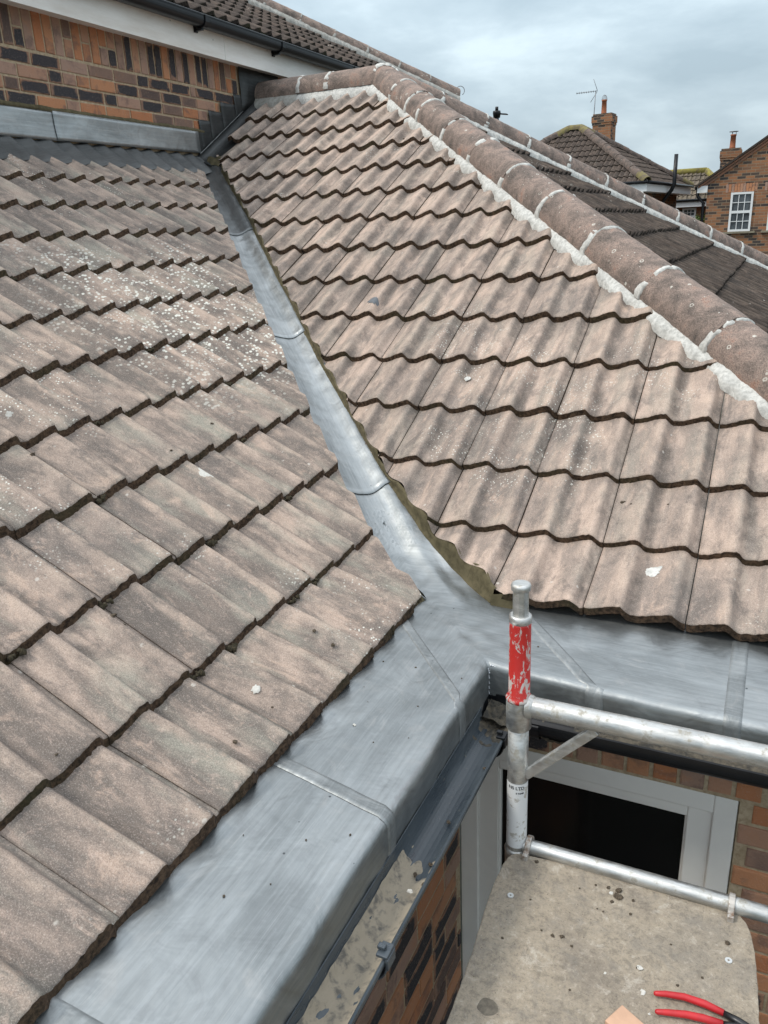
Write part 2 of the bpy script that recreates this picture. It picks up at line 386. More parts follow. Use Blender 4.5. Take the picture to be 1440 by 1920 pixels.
def mat_fascia():
    m = NM('fascia_paint', 0.5); o = m.coord('Object'); n = m.noise(m.coord('Object', (3, 0.5, 3)), 4, 6, 0.65)
    c = m.ramp(n, [(0.38, (0.80, 0.78, 0.74)), (0.68, (0.66, 0.62, 0.56))])
    v = m.voro(o, 9); c = m.mix(m.ramp(v, [(0.035, 0.8), (0.05, 0.0)]), c, (0.08, 0.07, 0.06))
    m.col(c); return m.m
FASCIA = mat_fascia()
def mat_alu():
    m = NM('aluminium_tube', 0.42, 0.85, 0.5); o = m.coord('Object')
    st = m.noise(m.coord('Object', (8, 50, 50)), 1.0, 6, 0.7); n = m.noise(o, 30, 6, 0.7); g = m.noise(o, 8, 4, 0.6)
    c = m.ramp(st, [(0.36, (0.36, 0.36, 0.345)), (0.62, (0.60, 0.60, 0.58))])
    c = m.mix(m.ramp(n, [(0.56, 0.0), (0.64, 0.75)]), c, (0.36, 0.33, 0.27))
    c = m.mix(m.ramp(g, [(0.56, 0.0), (0.72, 0.6)]), c, (0.72, 0.71, 0.68))
    m.col(c); m.rough(m.ramp(n, [(0.4, 0.34), (0.65, 0.7)])); m.bump(n, 0.25, 0.003); return m.m
ALU = mat_alu()
def mat_red():
    m = NM('red_paint', 0.38, 0.0, 0.5); o = m.coord('Object')
    n = m.noise(m.coord('Object', (1, 1, 0.45)), 52, 7, 0.72, 0.8); b = m.noise(m.coord('Object', (1, 1, 0.25)), 16, 3, 0.6)
    f = m.math('ADD', m.math('MULTIPLY', n, 0.6), m.math('MULTIPLY', b, 0.4))
    k = m.ramp(f, [(0.488, 0.0), (0.505, 1.0)])
    c = m.mix(k, (0.44, 0.020, 0.015), (0.42, 0.38, 0.35))
    c = m.mix(m.ramp(n, [(0.28, 0.5), (0.42, 0.0)]), c, (0.25, 0.015, 0.012))
    m.col(c).bump(f, 0.5, 0.003); return m.m
RED = mat_red()
def mat_board():
    m = NM('plywood_deck', 0.93, 0, 0.2); o = m.coord('Object')
    a = m.noise(o, 3.2, 7, 0.62, 0.3); b = m.noise(o, 16, 8, 0.72, 0.6); f = m.noise(o, 190, 4, 0.8)
    c = m.ramp(a, [(0.32, (0.235, 0.20, 0.16)), (0.5, (0.35, 0.295, 0.225)), (0.68, (0.27, 0.235, 0.19))])
    b2 = m.noise(o, 48, 6, 0.75, 0.3)
    c = m.mix(m.ramp(b2, [(0.50, 0.0), (0.62, 0.55)]), c, (0.15, 0.13, 0.105))
    c = m.mix(m.ramp(b2, [(0.34, 0.5), (0.44, 0.0)]), c, (0.50, 0.44, 0.36))
    c = m.mix(m.ramp(b, [(0.5, 0.0), (0.62, 0.4)]), c, (0.19, 0.175, 0.155))
    c = m.mix(m.ramp(b, [(0.34, 0.5), (0.42, 0.0)]), c, (0.52, 0.47, 0.40))
    c = m.mix(m.ramp(f, [(0.34, 0.5), (0.46, 0.0)]), c, (0.12, 0.10, 0.085))
    c = m.mix(m.ramp(f, [(0.60, 0.0), (0.70, 0.35)]), c, (0.6, 0.57, 0.5))
    v = m.voro(o, 60); c = m.mix(m.math('MULTIPLY', m.ramp(v, [(0.06, 1.0), (0.11, 0.0)]), m.ramp(m.noise(o, 7, 3, 0.6), [(0.53, 0.0), (0.60, 0.7)])), c, (0.09, 0.07, 0.05))
    m.col(c).bump(m.math('ADD', f, b2), 0.6, 0.004); return m.m
BOARD = mat_board()
def mat_gutter():
    m = NM('gutter_grey', 0.28, 0, 0.5); o = m.coord('Object')
    n = m.noise(m.coord('Object', (1.5, 0.45, 1.5)), 9, 7, 0.68, 0.6); f = m.noise(o, 90, 4, 0.7)
    c = m.ramp(n, [(0.35, (0.030, 0.040, 0.050)), (0.6, (0.065, 0.078, 0.088))])
    c = m.mix(m.ramp(f, [(0.62, 0.0), (0.72, 0.4)]), c, (0.25, 0.23, 0.18))
    m.col(c); m.rough(m.ramp(n, [(0.4, 0.22), (0.65, 0.5)])); return m.m
GUT = mat_gutter()
SILT = mat_simple('gutter_silt', (0.29, 0.25, 0.19), 0.95, c2=(0.12, 0.11, 0.095), sc=38, bump=0.8, lo=0.50, hi=0.66, det=9)
SILT_D = mat_simple('corner_silt', (0.035, 0.032, 0.026), 0.7, c2=(0.12, 0.10, 0.07), sc=60, bump=1.0, det=8)
CRUMB = mat_simple('crumb', (0.055, 0.042, 0.028), 0.95, c2=(0.12, 0.09, 0.06), sc=200, bump=0.6)
CRUMB_W = mat_simple('crumb_white', (0.56, 0.54, 0.49), 0.9, var=0.15, sc=150)
MOSS = mat_simple('moss', (0.030, 0.025, 0.013), 1.0, c2=(0.07, 0.055, 0.03), sc=120, bump=1.0)
GROUND = mat_simple('ground', (0.10, 0.095, 0.085), 0.95, c2=(0.06, 0.07, 0.045), sc=0.8, bump=0.3)
TERRA = mat_simple('terracotta', (0.42, 0.15, 0.075), 0.8, var=0.25, sc=8)
GREYM = mat_simple('dull_metal', (0.25, 0.26, 0.27), 0.5, 0.5, var=0.3, sc=20)

# ------------------------------------------------------------------ roof tiles
TAN = math.tan(R(29.73)); CO = math.cos(R(29.73)); SI = math.sin(R(29.73)); G = 0.3165
def prof(u):
    """height of the tile across one 150 mm roll"""
    u = u % 1.0
    h = 0.034
    if u < 0.05: return 0.0
    if u < 0.72:
        t = (u - 0.05) / 0.67; sm = 0.5 - 0.5 * math.cos(math.pi * t)
        return h * (0.45 * t ** 1.3 + 0.55 * sm)
    if u < 0.95:
        t = (u - 0.72) / 0.23; return h * (0.5 + 0.5 * math.cos(math.pi * t)) * (1 - 0.0 * t)
    return 0.0
def tile_slope(name, parent, org, ed, upv, nrm, ncourse, u0, i0, i1, clips, mats, smap=None, lift0=0.0,
               res=22, jit=1.0, seed=0, skip=None, ends=None, gauge=G, gap=0.0015, rough=1.0, TH=0.027, kick=0.007, tilt=1.0):
    """rows of double-roll tiles. clips(k) -> [(point, normal)], geometry on the normal's side is cut away"""
    rng = random.Random(seed)
    bm = bmesh.new(); rl = bm.faces.layers.float.new('rnd'); ul = bm.loops.layers.uv.new('uv')
    org, ed, upv, nrm = Vector(org), Vector(ed), Vector(upv), Vector(nrm)
    us = []
    for r_ in range(2):
        for j in range(res // 2):
            us.append(gap + (0.3 - 2 * gap) * (r_ + j / (res // 2)) / 2)
    us.append(0.3 - gap)
    # sharpen sampling near the drop
    T = 0.027
    flipf = ed.cross(upv).dot(nrm) < 0
    for k in range(ncourse):
        geo_v = []; geo_f = []; geo_e = []
        sk = smap(k) if smap else k * gauge
        lift = lift0 if k == 0 else 0.0
        cl = clips(k)
        for i in range(i0, i1):
            uo = u0 + i * 0.3
            # quick reject
            cen = [org + ed * (uo + a) + upv * (sk + b) for a in (0, 0.3) for b in (0, gauge + 0.05)]
            if any(all((c - p).dot(n) > 0.02 for c in cen) for p, n in cl): continue
            if skip and skip(k, i): continue
            rv = rng.random(); dn_ = (rng.random() - 0.5) * 0.004 * jit; ds = (rng.random() - 0.5) * 0.007 * jit
            tw = (rng.random() - 0.5) * 0.010 * jit; rl_ = (rng.random() - 0.5) * 0.006 * jit * tilt
            sag = 0.006 * jit * nz3(i * 0.35 + seed, k * 0.5, 3.3)
            vs_ = [-0.001, 0.004, 0.02, 0.08, 0.16, 0.24, gauge + 0.02, gauge + 0.075]
            def pt(u, v, n):
                ch = 0.0
                if v < 0.03:
                    wv = 1.0 - max(v, 0) / 0.03
                    ch = (0.0035 * nz3((uo + u) * 55, k * 7.7, seed) + 0.0030 * nz3((uo + u) * 160, k * 3.1, seed + 5)) * wv * jit * rough
                return org + ed * (uo + u) + upv * (sk + v + ds + tw * (u - 0.15) / 0.15 * 0.5 + ch) + nrm * n
            rows = []
            for vi, v in enumerate(vs_):
                row = []
                for u in us:
                    n = lift + (-T - lift) * min(v, gauge + 0.02) / gauge + prof(u / 0.15) + dn_ + sag + rl_ * (u - 0.15) / 0.15
                    if vi == 0: n -= 0.0035 + 0.0022 * rough * nz3((uo + u) * 130, k * 5.3, seed + 2)
                    row.append((bm.verts.new(pt(u, v, n)), (i * 0.3 + u, sk + v), n))
                rows.append(row)
            # nose: bottom edge and underside
            bot = []; und = []
            for j, u in enumerate(us):
                nb = rows[0][j][2] - TH + 0.0035 * rough * nz3((uo + u) * 110, k, seed)
                bot.append(bm.verts.new(pt(u, -kick + 0.002 * nz3((uo + u) * 140, k, 4.4), nb)))
                und.append(bm.verts.new(pt(u, 0.09, nb - T * 0.09 / gauge + 0.001)))
            fs = []
            def q(a, b, c, d, mat, sm, uvs):
                vv = (a, b, c, d) if not flipf else (d, c, b, a)
                f = bm.faces.new(vv); f.material_index = mat; f.smooth = sm; f[rl] = rv
                uvs = uvs if not flipf else uvs[::-1]
                for lp, uvv in zip(f.loops, uvs): lp[ul].uv = uvv
                fs.append(f)
            for a in range(len(rows) - 1):
                for j in range(len(us) - 1):
                    A, B, C_, D = rows[a][j], rows[a][j + 1], rows[a + 1][j + 1], rows[a + 1][j]
                    q(A[0], B[0], C_[0], D[0], 0, True, (A[1], B[1], C_[1], D[1]))
            z2 = ((0, 0),) * 4
            for j in range(len(us) - 1):
                q(bot[j], bot[j + 1], rows[0][j + 1][0], rows[0][j][0], 1, False, z2)
                q(und[j], und[j + 1], bot[j + 1], bot[j], 1, False, z2)
            # side skirts
            for j, s_ in ((0, 1), (len(us) - 1, -1)):
                lo = [bm.verts.new(r_[j][0].co - nrm * (0.02 if ri else 0.015)) for ri, r_ in enumerate(rows)]
                for a in range(len(rows) - 1):
                    vv = (lo[a], rows[a][j][0], rows[a + 1][j][0], lo[a + 1])
                    if s_ < 0: vv = vv[::-1]
                    q(*vv, 1, False, z2)
            geo_f += fs
        if geo_f:
            vset = set(); eset = set()
            for f in geo_f:
                for v in f.verts: vset.add(v)
                for e_ in f.edges: eset.add(e_)
            geom = list(vset) + list(eset) + geo_f
            for p, n in cl:
                res_ = bmesh.ops.bisect_plane(bm, geom=geom, dist=1e-6, plane_co=p, plane_no=n, clear_outer=True)
                geom = [g for g in res_['geom'] if g.is_valid]
    me = bpy.data.meshes.new(name); bm.to_mesh(me); bm.free()
    return link(name, me, parent, mats)

EXT = tag(empty('brick_extension', (0, 0, 0)), 'single storey brick extension under beige concrete tiles with new grey lead valley and eaves', 'building')
HOUSE = tag(empty('main_house', (-3.1, 3.0, 0)), 'taller red and black brick house wall with white fascia and black gutter at upper left', 'house')
APX = Vector((-1.95, 4.0, 4.0 * TAN))
HX = 2.05                         # x + y on the near hip
dsB = [0.0175, 0.0115, -0.0086, -0.0068, -0.0095, -0.0109, -0.0097, -0.0021, 0.0004, 0.0014, 0.0025, 0.0021, 0.0046, 0.0075]
dsA = [0.004, -0.0029, 0.0028, 0.0128, 0.0076, 0.0059, -0.0045, -0.0021, -0.0021, -0.0053, -0.002]
def smB(k): return k * 0.3193 + (dsB[k] if k < 14 else 0.007)
def smA(k): return k * 0.3131 + (dsA[k] if k < 11 else -0.002)
def pw(x, tb):
    if x <= tb[0][0]: return tb[0][1]
    for (a, fa), (b, fb) in zip(tb, tb[1:]):
        if x <= b: return fa + (fb - fa) * (x - a) / (b - a)
    return tb[-1][1]
# where the two slopes are cut along the valley (x + y) against height up the slope
cutA = [(0, -0.060), (0.3, -0.115), (0.6, -0.135), (1.3, -0.14), (1.9, -0.13), (2.4, -0.10), (2.9, -0.075), (3.4, -0.03)]
cutB = [(0, 0.262), (0.15, 0.235), (0.32, 0.175), (0.6, 0.12), (1.2, 0.11), (1.9, 0.125), (2.6, 0.15), (3.6, 0.15)]
def clipA(k):
    s0, s1 = smA(k), smA(k) + G
    f0, f1 = pw(s0, cutA), pw(s1, cutA)
    p0 = Vector((-s0 * CO, s0 * CO + f0, 0)); p1 = Vector((-s1 * CO, s1 * CO + f1, 0)); d = (p1 - p0).normalized()
    n = Vector((d.y, -d.x, 0)); n = n if n.x > 0 else -n
    return [(p0, n), (Vector((-3.085, 0, 0)), Vector((-1, 0, 0)))]
def clipB(k):
    s0, s1 = smB(k), smB(k) + G
    f0, f1 = pw(s0, cutB), pw(s1, cutB)
    p0 = Vector((-s0 * CO + f0, s0 * CO, 0)); p1 = Vector((-s1 * CO + f1, s1 * CO, 0)); d = (p1 - p0).normalized()
    n = Vector((d.y, -d.x, 0)); n = n if n.x < 0 else -n
    lx = -2.915 if k == 11 else (-2.99 if k == 12 else -3.01)
    return [(p0, n), (Vector((lx, 0, 0)), Vector((-1, 0, 0))), (Vector((HX - 0.02, 0, 0)), Vector((1, 1, 0)).normalized()),
            (Vector((0, 3.97, 0)), Vector((0, 1, 0)))]
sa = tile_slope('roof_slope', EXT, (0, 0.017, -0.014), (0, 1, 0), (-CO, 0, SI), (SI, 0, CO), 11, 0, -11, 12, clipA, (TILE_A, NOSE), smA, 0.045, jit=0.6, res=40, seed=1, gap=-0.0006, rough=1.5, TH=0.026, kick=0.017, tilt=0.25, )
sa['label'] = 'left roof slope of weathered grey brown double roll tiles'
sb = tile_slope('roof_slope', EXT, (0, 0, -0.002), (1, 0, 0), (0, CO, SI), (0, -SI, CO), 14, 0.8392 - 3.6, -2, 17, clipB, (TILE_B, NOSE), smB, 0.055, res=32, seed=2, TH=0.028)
sb['label'] = 'right roof slope of pale beige double roll tiles between valley and hip'
def clipC(k):
    return [(Vector((HX + 0.02, 0, 0)), Vector((-1, -1, 0)).normalized()), (Vector((-1.95, 4.02, 0)), Vector((-1, 1, 0)).normalized())]
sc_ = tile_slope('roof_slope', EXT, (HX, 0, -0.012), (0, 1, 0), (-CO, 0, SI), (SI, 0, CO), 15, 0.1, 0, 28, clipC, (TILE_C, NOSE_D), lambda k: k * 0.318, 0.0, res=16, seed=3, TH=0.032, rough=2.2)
sc_['label'] = 'dark weathered end slope of tiles beyond the near hip'
def clipD(k):
    return [(Vector((-1.95, 3.98, 0)), Vector((1, -1, 0)).normalized()), (Vector((-3.09, 0, 0)), Vector((-1, 0, 0)))]
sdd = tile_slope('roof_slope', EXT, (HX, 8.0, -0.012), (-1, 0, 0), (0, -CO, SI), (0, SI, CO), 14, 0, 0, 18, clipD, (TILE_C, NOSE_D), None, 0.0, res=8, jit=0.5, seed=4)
sdd['label'] = 'hidden rear slope of dark tiles'

# ------------------------------------------------------------------ hip and ridge tiles with mortar
def half_round(name, parent, a, b, wv, nv, rad=0.118, mat=HIP, rnd=0.5, a0=-12, a1=192, seg=18, th=0.016):
    """half-round tile from a (upper) to b (lower)"""
    a, b, wv, nv = Vector(a), Vector(b), Vector(wv).normalized(), Vector(nv).normalized()
    mb = MB(); L = (b - a).length; nr = max(3, int(L / 0.035))
    P = []
    for i in range(nr + 1):
        t = i / nr; c = a.lerp(b, t); row = []
        rr = rad + 0.004 * t
        for j in range(seg + 1):
            th_ = R(a0 + (a1 - a0) * j / seg)
            d = wv * math.cos(th_) + nv * math.sin(th_)
            p = c + d * (rr + 0.0022 * nz3(c.x * 19 + j, c.y * 19, rnd * 40) + 0.0015 * nz3(c.x * 70, j * 1.7, rnd * 9))
            row.append(p)
        P.append(row)
    Q = [[p + (P[i][j] - (a.lerp(b, i / nr))).normalized() * -th for j, p in enumerate(row)] for i, row in enumerate(P)]
    mb.grid(P, rnd=rnd); mb.grid(Q, rnd=rnd, flip=True)
    mb.grid([P[0], Q[0]], rnd=rnd, smooth=False, flip=True); mb.grid([P[-1], Q[-1]], rnd=rnd, smooth=False)
    return mb.obj(name, parent, (mat,))
def joint_arc(name, parent, c, ax, wv, nv, rad=0.123, mat=MORT_W, wid=0.016, a0=-8, a1=188, seed=0, gap=None):
    c, ax, wv, nv = Vector(c), Vector(ax).normalized(), Vector(wv).normalized(), Vector(nv).normalized()
    mb = MB(); rows = []; seg = 44
    for j in range(seg + 1):
        th_ = R(a0 + (a1 - a0) * j / seg); d = wv * math.cos(th_) + nv * math.sin(th_)
        k = seed * 7.7
        wl = 1.35 * wid * (0.45 + 1.7 * abs(nz3(j * 0.13, k, 1)) + 1.3 * abs(math.cos(th_)) ** 6 + 0.3 * nz3(j * 0.9, k, 8)); wr = 1.5 * wid * (0.4 + 1.3 * abs(nz3(j * 0.17, k, 5)) + 0.3 * nz3(j * 0.8, k, 2))
        sh = 0.008 * nz3(j * 0.12, k, 9)
        drop = 0.010 if nz3(j * 0.22, k + 3.3, 6) < -0.22 and 3 < j < seg - 3 else 0.0
        hgt = 0.0005 + 0.003 * abs(nz3(j * 0.3, k, 3))
        rows.append([c + ax * (sh - wl) + d * (rad - 0.007), c + ax * (sh - wl * 0.7) + d * (rad - drop + hgt * 0.8), c + ax * sh + d * (rad - drop + hgt), c + ax * (sh + wr * 0.7) + d * (rad - drop + hgt * 0.8), c + ax * (sh + wr) + d * (rad - 0.007)])
    mb.grid(rows, smooth=True)
    return mb.obj(name, parent, (mat,))
def mortar_fillet(name, parent, base, ax, wv, nv, L, w0, w1, n0, n1, mat, amp=0.012, seed=0, step=0.008, s0=0.0, wave=None):
    """irregular fillet: from outer foot (w0,n0) up to the tile side (w1,n1), running along ax"""
    base, ax, wv, nv = Vector(base), Vector(ax).normalized(), Vector(wv).normalized(), Vector(nv).normalized()
    mb = MB(); rows = []; n = int(L / step)
    for i in range(n + 1):
        s = s0 + i * step; f = nz3(s * 9, seed, 0.5) + 0.6 * nz3(s * 31, seed, 2.5) + 0.35 * nz3(s * 95, seed, 4)
        g = nz3(s * 17, seed + 9, 1) + 0.5 * nz3(s * 70, seed + 3, 1)
        wf = w0 + amp * f + (wave(s) if wave else 0.0)
        row = []
        prof_ = [(0.0, 0.0), (0.04, 0.22), (0.25, 0.46), (0.5, 0.64), (0.75, 0.82), (0.94, 1.0), (1.0, 0.97)]
        for a_, b_ in prof_:
            ww = wf + (w1 + amp * 0.45 * g - wf) * a_; nn = n0 + (n1 - n0) * b_ + (0.0022 * nz3(s * 24, a_ * 3, seed) if 0 < a_ < 1 else 0) + (-0.02 if a_ == 0 else 0)
            row.append(base + ax * s + wv * ww + nv * nn)
        rows.append(row)
    mb.grid(rows, smooth=True)
    return mb.obj(name, parent, (mat,))
HD = Vector((1, -1, -TAN)).normalized(); HW = Vector((1, 1, 0)).normalized(); HN = HD.cross(HW); HN = HN if HN.z > 0 else -HN
HB = APX + HN * -0.005
def hip_at(x, d=HD, b=HB): return b + d * ((x - APX.x) / d.x)
xs = [-1.97, -1.64, -1.43, -1.28, -0.985, -0.70, -0.405, -0.11, 0.205, 0.52, 0.83, 1.15, 1.46, 1.77, 2.08]
for i in range(len(xs) - 1):
    lift = HN * (0.004 * (i % 2))
    o = half_round('hip_tile', EXT, hip_at(xs[i]) + lift, hip_at(xs[i + 1]) + lift, HW, HN, rnd=random.random())
    if i: joint_arc('mortar_joint', EXT, hip_at(xs[i]) + lift, HD, HW, HN, seed=i, wid=0.013 if i > 2 else 0.009)
joint_arc('mortar_joint', EXT, hip_at(-1.955), HD, HW, HN, seed=77, wid=0.028, rad=0.128)
def wB(s):   # mortar follows the ends of the tile rows
    return 0.006 * math.sin(s * 14.5)
mortar_fillet('mortar_bedding', EXT, HB, HD, -HW, HN, 5.6, 0.146, 0.104, -0.050, 0.004, MORT_W, 0.016, 3, wave=wB)
mortar_fillet('mortar_bedding', EXT, HB, HD, HW, HN, 5.6, 0.150, 0.108, -0.042, 0.02, MORT_G, 0.010, 4)
# far hip
FD = Vector((1, 1, -TAN)).normalized(); FW = Vector((1, -1, 0)).normalized(); FN = FD.cross(FW); FN = FN if FN.z > 0 else -FN
FBs = APX + FN * -0.005
L = 5.6; i = 0; s = 0.05; k = 0
while s < L:
    a = FBs + FD * s; b = FBs + FD * min(s + 0.42, L + 0.1)
    half_round('hip_tile', EXT, a, b, FW, FN, mat=HIP, rnd=random.random(), seg=14)
    joint_arc('mortar_joint', EXT, a, FD, FW, FN, seed=50 + k, wid=0.011); s += 0.42; k += 1
mortar_fillet('mortar_bedding', EXT, FBs, FD, FW, FN, 5.6, 0.150, 0.104, -0.045, 0.012, MORT_W, 0.014, 13)
# ridge
RW = Vector((0, -1, 0)); RN = Vector((0, 0, 1)); RB_ = APX + Vector((0, 0, -0.005))
rxs = [-3.10, -2.66, -2.40, -1.95]
for i in range(3):
    half_round('ridge_tile', EXT, RB_ + Vector((rxs[i] + 1.95, 0, 0)), RB_ + Vector((rxs[i + 1] + 1.95, 0, 0)), RW, RN, rnd=0.2 + 0.3 * i)
    if i: joint_arc('mortar_joint', EXT, RB_ + Vector((rxs[i] + 1.95, 0, 0)), (1, 0, 0), RW, RN, seed=90 + i, wid=0.010)
mortar_fillet('mortar_bedding', EXT, RB_ + Vector((-0.75, 0, 0)), (1, 0, 0), RW, RN, 0.85, 0.145, 0.108, -0.095, -0.02, MORT_W, 0.014, 23)
mortar_fillet('mortar_bedding', EXT, RB_ + Vector((-1.14, 0, 0)), (1, 0, 0), RW, RN, 0.42, 0.150, 0.108, -0.095, -0.01, MORT_G, 0.005, 24)

# ------------------------------------------------------------------ lead valley and aprons
W = 0.343
def smax(a, b, k=0.02):
    h = max(k - abs(a - b), 0.0) / k
    return max(a, b) + h * h * k * 0.25
def hdeck(t, q):
    """height at distance t out from the eave line; q = distance along from the corner"""
    f = max(0.0, min(1.0, (q - 0.34) / 0.3)); sl = 0.060 + 0.11 * f
    return smax(-TAN * t - 0.046, 0.006 + 0.010 * f - sl * t, 0.04)
def zlead(x, y):
    a = hdeck(x, 0.0); b = hdeck(-y, max(x, 0.0))
    z = smax(a, b, 0.05)
    z += 0.0035 * nz3(x * 4.2, y * 4.2, 1.0) + 0.0016 * nz3(x * 13, y * 13, 4.0)
    if x - y < 0.3:      # lead dressed up under the right-hand tiles
        g = max(0.0, min(1.0, (x + y - 0.015) / 0.10)); g = g * g * (3 - 2 * g); h = max(0.0, min(1.0, (x + y - 0.10) / 0.06)); z += 0.013 * g * (1 - h) * min(1.0, (0.3 - (x - y)) / 0.3)
    if x + y < 0.35: z += 0.0045 * nz3(x * 20, y * 20, 7.0) * max(0, 1 - abs(x + y) / 0.25)
    return z
RAD = 0.024
def tlist(t0):
    ts = []; t = t0
    while t < W - RAD - 1e-4:
        ts.append(t); t += 0.014
    return ts
def side_pt(side, t, q, extra=0.0):
    """side 0 = left eave (t = x, q = -y); side 1 = right eave (t = -y, q = x)"""
    x, y = (t, -q) if side == 0 else (q, -t)
    return x, y
def sec_rows(side, t0, qa, qb, nq, off=0.0, face=True, zb=-0.152):
    """rows across the section; qa/qb give q along the sheet as functions of t"""
    ts = tlist(t0); P = []; UV = []
    for t in ts + [W - RAD]:
        row = []; ur = []
        for j in range(nq + 1):
            q = qa(t) + (qb(t) - qa(t)) * j / nq
            x, y = side_pt(side, t, q)
            row.append(Vector((x, y, zlead(x, y) + off))); ur.append((q, t))
        P.append(row); UV.append(ur)
    if face:
        last = P[-1]; t1 = W - RAD
        prof_ = [(RAD * math.sin(R(a)), RAD * (1 - math.cos(R(a)))) for a in (22, 45, 68, 90)]
        zs = [0.055, 0.075, 0.095, 0.12, 0.16]
        for (dt, dz) in prof_ + [(RAD + 0.002, z_) for z_ in zs]:
            row = []; ur = []
            t = t1 + dt
            for j in range(nq + 1):
                q = qa(min(t, W)) + (qb(min(t, W)) - qa(min(t, W))) * j / nq
                x, y = side_pt(side, t, q)
                z = last[j].z - dz
                wob = 0.004 * nz3(q * 7, z * 9, 11 + side) + (0.003 * nz3(q * 20, z * 20, 2) if dz > 0.05 else 0)
                if q < 0.37: wob = 0
                if side == 0: x += wob
                else: y -= wob
                row.append(Vector((x, y, max(z, zb) + off * 0.3))); ur.append((q, t + dz))
            P.append(row); UV.append(ur)
    return P, UV
def lead_obj(name, grids, label=None, mat=None, parent=None, thick=0.003):
    mb = MB()
    for P, UV, fl in grids: mb.grid(P, uv=UV, flip=fl)
    o = mb.obj(name, parent or EXT, (mat or LEAD,))
    bm = bmesh.new(); bm.from_mesh(o.data); bmesh.ops.remove_doubles(bm, verts=bm.verts, dist=0.0006); bmesh.ops.recalc_face_normals(bm, faces=bm.faces)
    if sum(f.normal.z for f in bm.faces) < 0: bmesh.ops.reverse_faces(bm, faces=bm.faces)
    bm.to_mesh(o.data); bm.free()
    if thick:
        md = o.modifiers.new('s', 'SOLIDIFY'); md.thickness = thick; md.offset = -1.0
    if label: o['label'] = label
    return o
seam1 = lambda t: 0.245 + (t - 0.045) * 1.07
seam2 = lambda t: 0.962 + 0.15 * (t - 0.018)
seam3 = lambda t: 1.66
seamR1 = lambda t: 0.395 + (t - 0.073) * 0.92
seamR2 = lambda t: 0.992
L_ = lambda v: (lambda t: v)
P, UV = sec_rows(0, -0.16, lambda t: max(seam1(t), t), seam2, 46); lead_obj('lead_apron', [(P, UV, False)], 'left eaves lead sheet nearest the corner')
P, UV = sec_rows(0, -0.16, seam2, seam3, 44, -0.001); lead_obj('lead_apron', [(P, UV, False)], 'middle sheet of the left eaves lead')
P, UV = sec_rows(0, -0.16, seam3, L_(3.0), 50, 0.0); lead_obj('lead_apron', [(P, UV, False)], 'lowest left eaves lead sheet at the bottom edge')
P, UV = sec_rows(1, -0.16, lambda t: max(seamR1(t), t), seamR2, 46); lead_obj('lead_apron', [(P, UV, True)], 'right eaves lead sheet behind the scaffold post')
P, UV = sec_rows(1, -0.16, seamR2, L_(2.1), 50, -0.001); lead_obj('lead_apron', [(P, UV, True)], 'right eaves lead sheet at the right edge')
# corner sheet that runs up into the valley
def valley_grid(x0, x1, off0, off1, wd=0.27, nx=70, nw=34):
    """strip centred on x + y = 0 between x0 (lower, larger x) and x1 (upper)"""
    P = []; UV = []
    for i in range(nx + 1):
        f = i / nx; c = x0 + (x1 - x0) * f; row = []; ur = []
        for j in range(nw + 1):
            ww = (j / nw - 0.5) * 2 * wd
            x, y = c + ww / 2, -c + ww / 2
            lapcurve = 0.022 * (1 - (abs(ww) / wd) ** 2) if i == 0 and off0 > 0.003 else 0.0
            xx, yy = x + lapcurve * 0.5, y - lapcurve * 0.5
            row.append(Vector((xx, yy, zlead(xx, yy) + off0 + (off1 - off0) * f))); ur.append((c * 1.6 + 7, ww))
        P.append(row); UV.append(ur)
    return P, UV
P0, U0 = sec_rows(0, 0.02, lambda t: max(t, 0.0), seam1, 34)
P1, U1 = sec_rows(1, 0.02, lambda t: max(t, 0.0), seamR1, 34)
# join under tiles: small t part, valley part
def corner_fill():
    P = []; UV = []
    n = 60
    for i in range(n + 1):
        c = 0.02 + (-0.45 - 0.02) * i / n
        row = []; ur = []
        for j in range(41):
            f = j / 40
            ww = (f - 0.5) * 2 * (0.46 if c > -0.2 else 0.46 - 0.16 * min(1, (-0.2 - c) / 0.25))
            x, y = c + ww / 2, -c + ww / 2
            row.append(Vector((x, y, zlead(x, y) - 0.0))); ur.append((c * 1.6 + 7, ww))
        P.append(row); UV.append(ur)
    return P, UV
def quad_fill():
    """flat part of the corner between t = 0.02 lines: already covered by sec_rows; left side wedge below tile A"""
    P = []; UV = []
    for i in range(26):
        t = 0.02 - 0.36 * i / 25; row = []; ur = []
        for j in range(31):
            q = t + (max(seam1(t), t + 0.01) - t) * j / 30
            x, y = t, -q
            row.append(Vector((x, y, zlead(x, y)))); ur.append((q, t))
        P.append(row); UV.append(ur)
    return P, UV
def quad_fill_r():
    P = []; UV = []
    for i in range(26):
        t = 0.02 - 0.36 * i / 25; row = []; ur = []
        for j in range(31):
            q = t + (max(seamR1(t), t + 0.01) - t) * j / 30
            x, y = q, -t
            row.append(Vector((x, y, zlead(x, y)))); ur.append((q, t))
        P.append(row); UV.append(ur)
    return P, UV
Pa, Ua = quad_fill(); Pb, Ub = quad_fill_r(); Pv, Uv = valley_grid(-0.17, -0.47, 0.0, 0.0, 0.27, 24)
cs = lead_obj('lead_corner', [(P0, U0, False), (P1, U1, True), (Pa, Ua, True), (Pb, Ub, False), (Pv, Uv, False)], 'lead corner sheet where the valley spreads onto both eaves', thick=0)
for (x0, x1, of, lb) in ((-0.41, -1.32, 0.006, 'lowest valley lead sheet'), (-1.26, -2.22, 0.006, 'middle valley lead sheet'), (-2.16, -3.09, 0.006, 'darkest top valley lead sheet under the wall')):
    P, UV = valley_grid(x0, x1, of, 0.0005)
    lead_obj('lead_valley', [(P, UV, False)], lb, LEAD_V if x0 < -2.1 else LEAD)
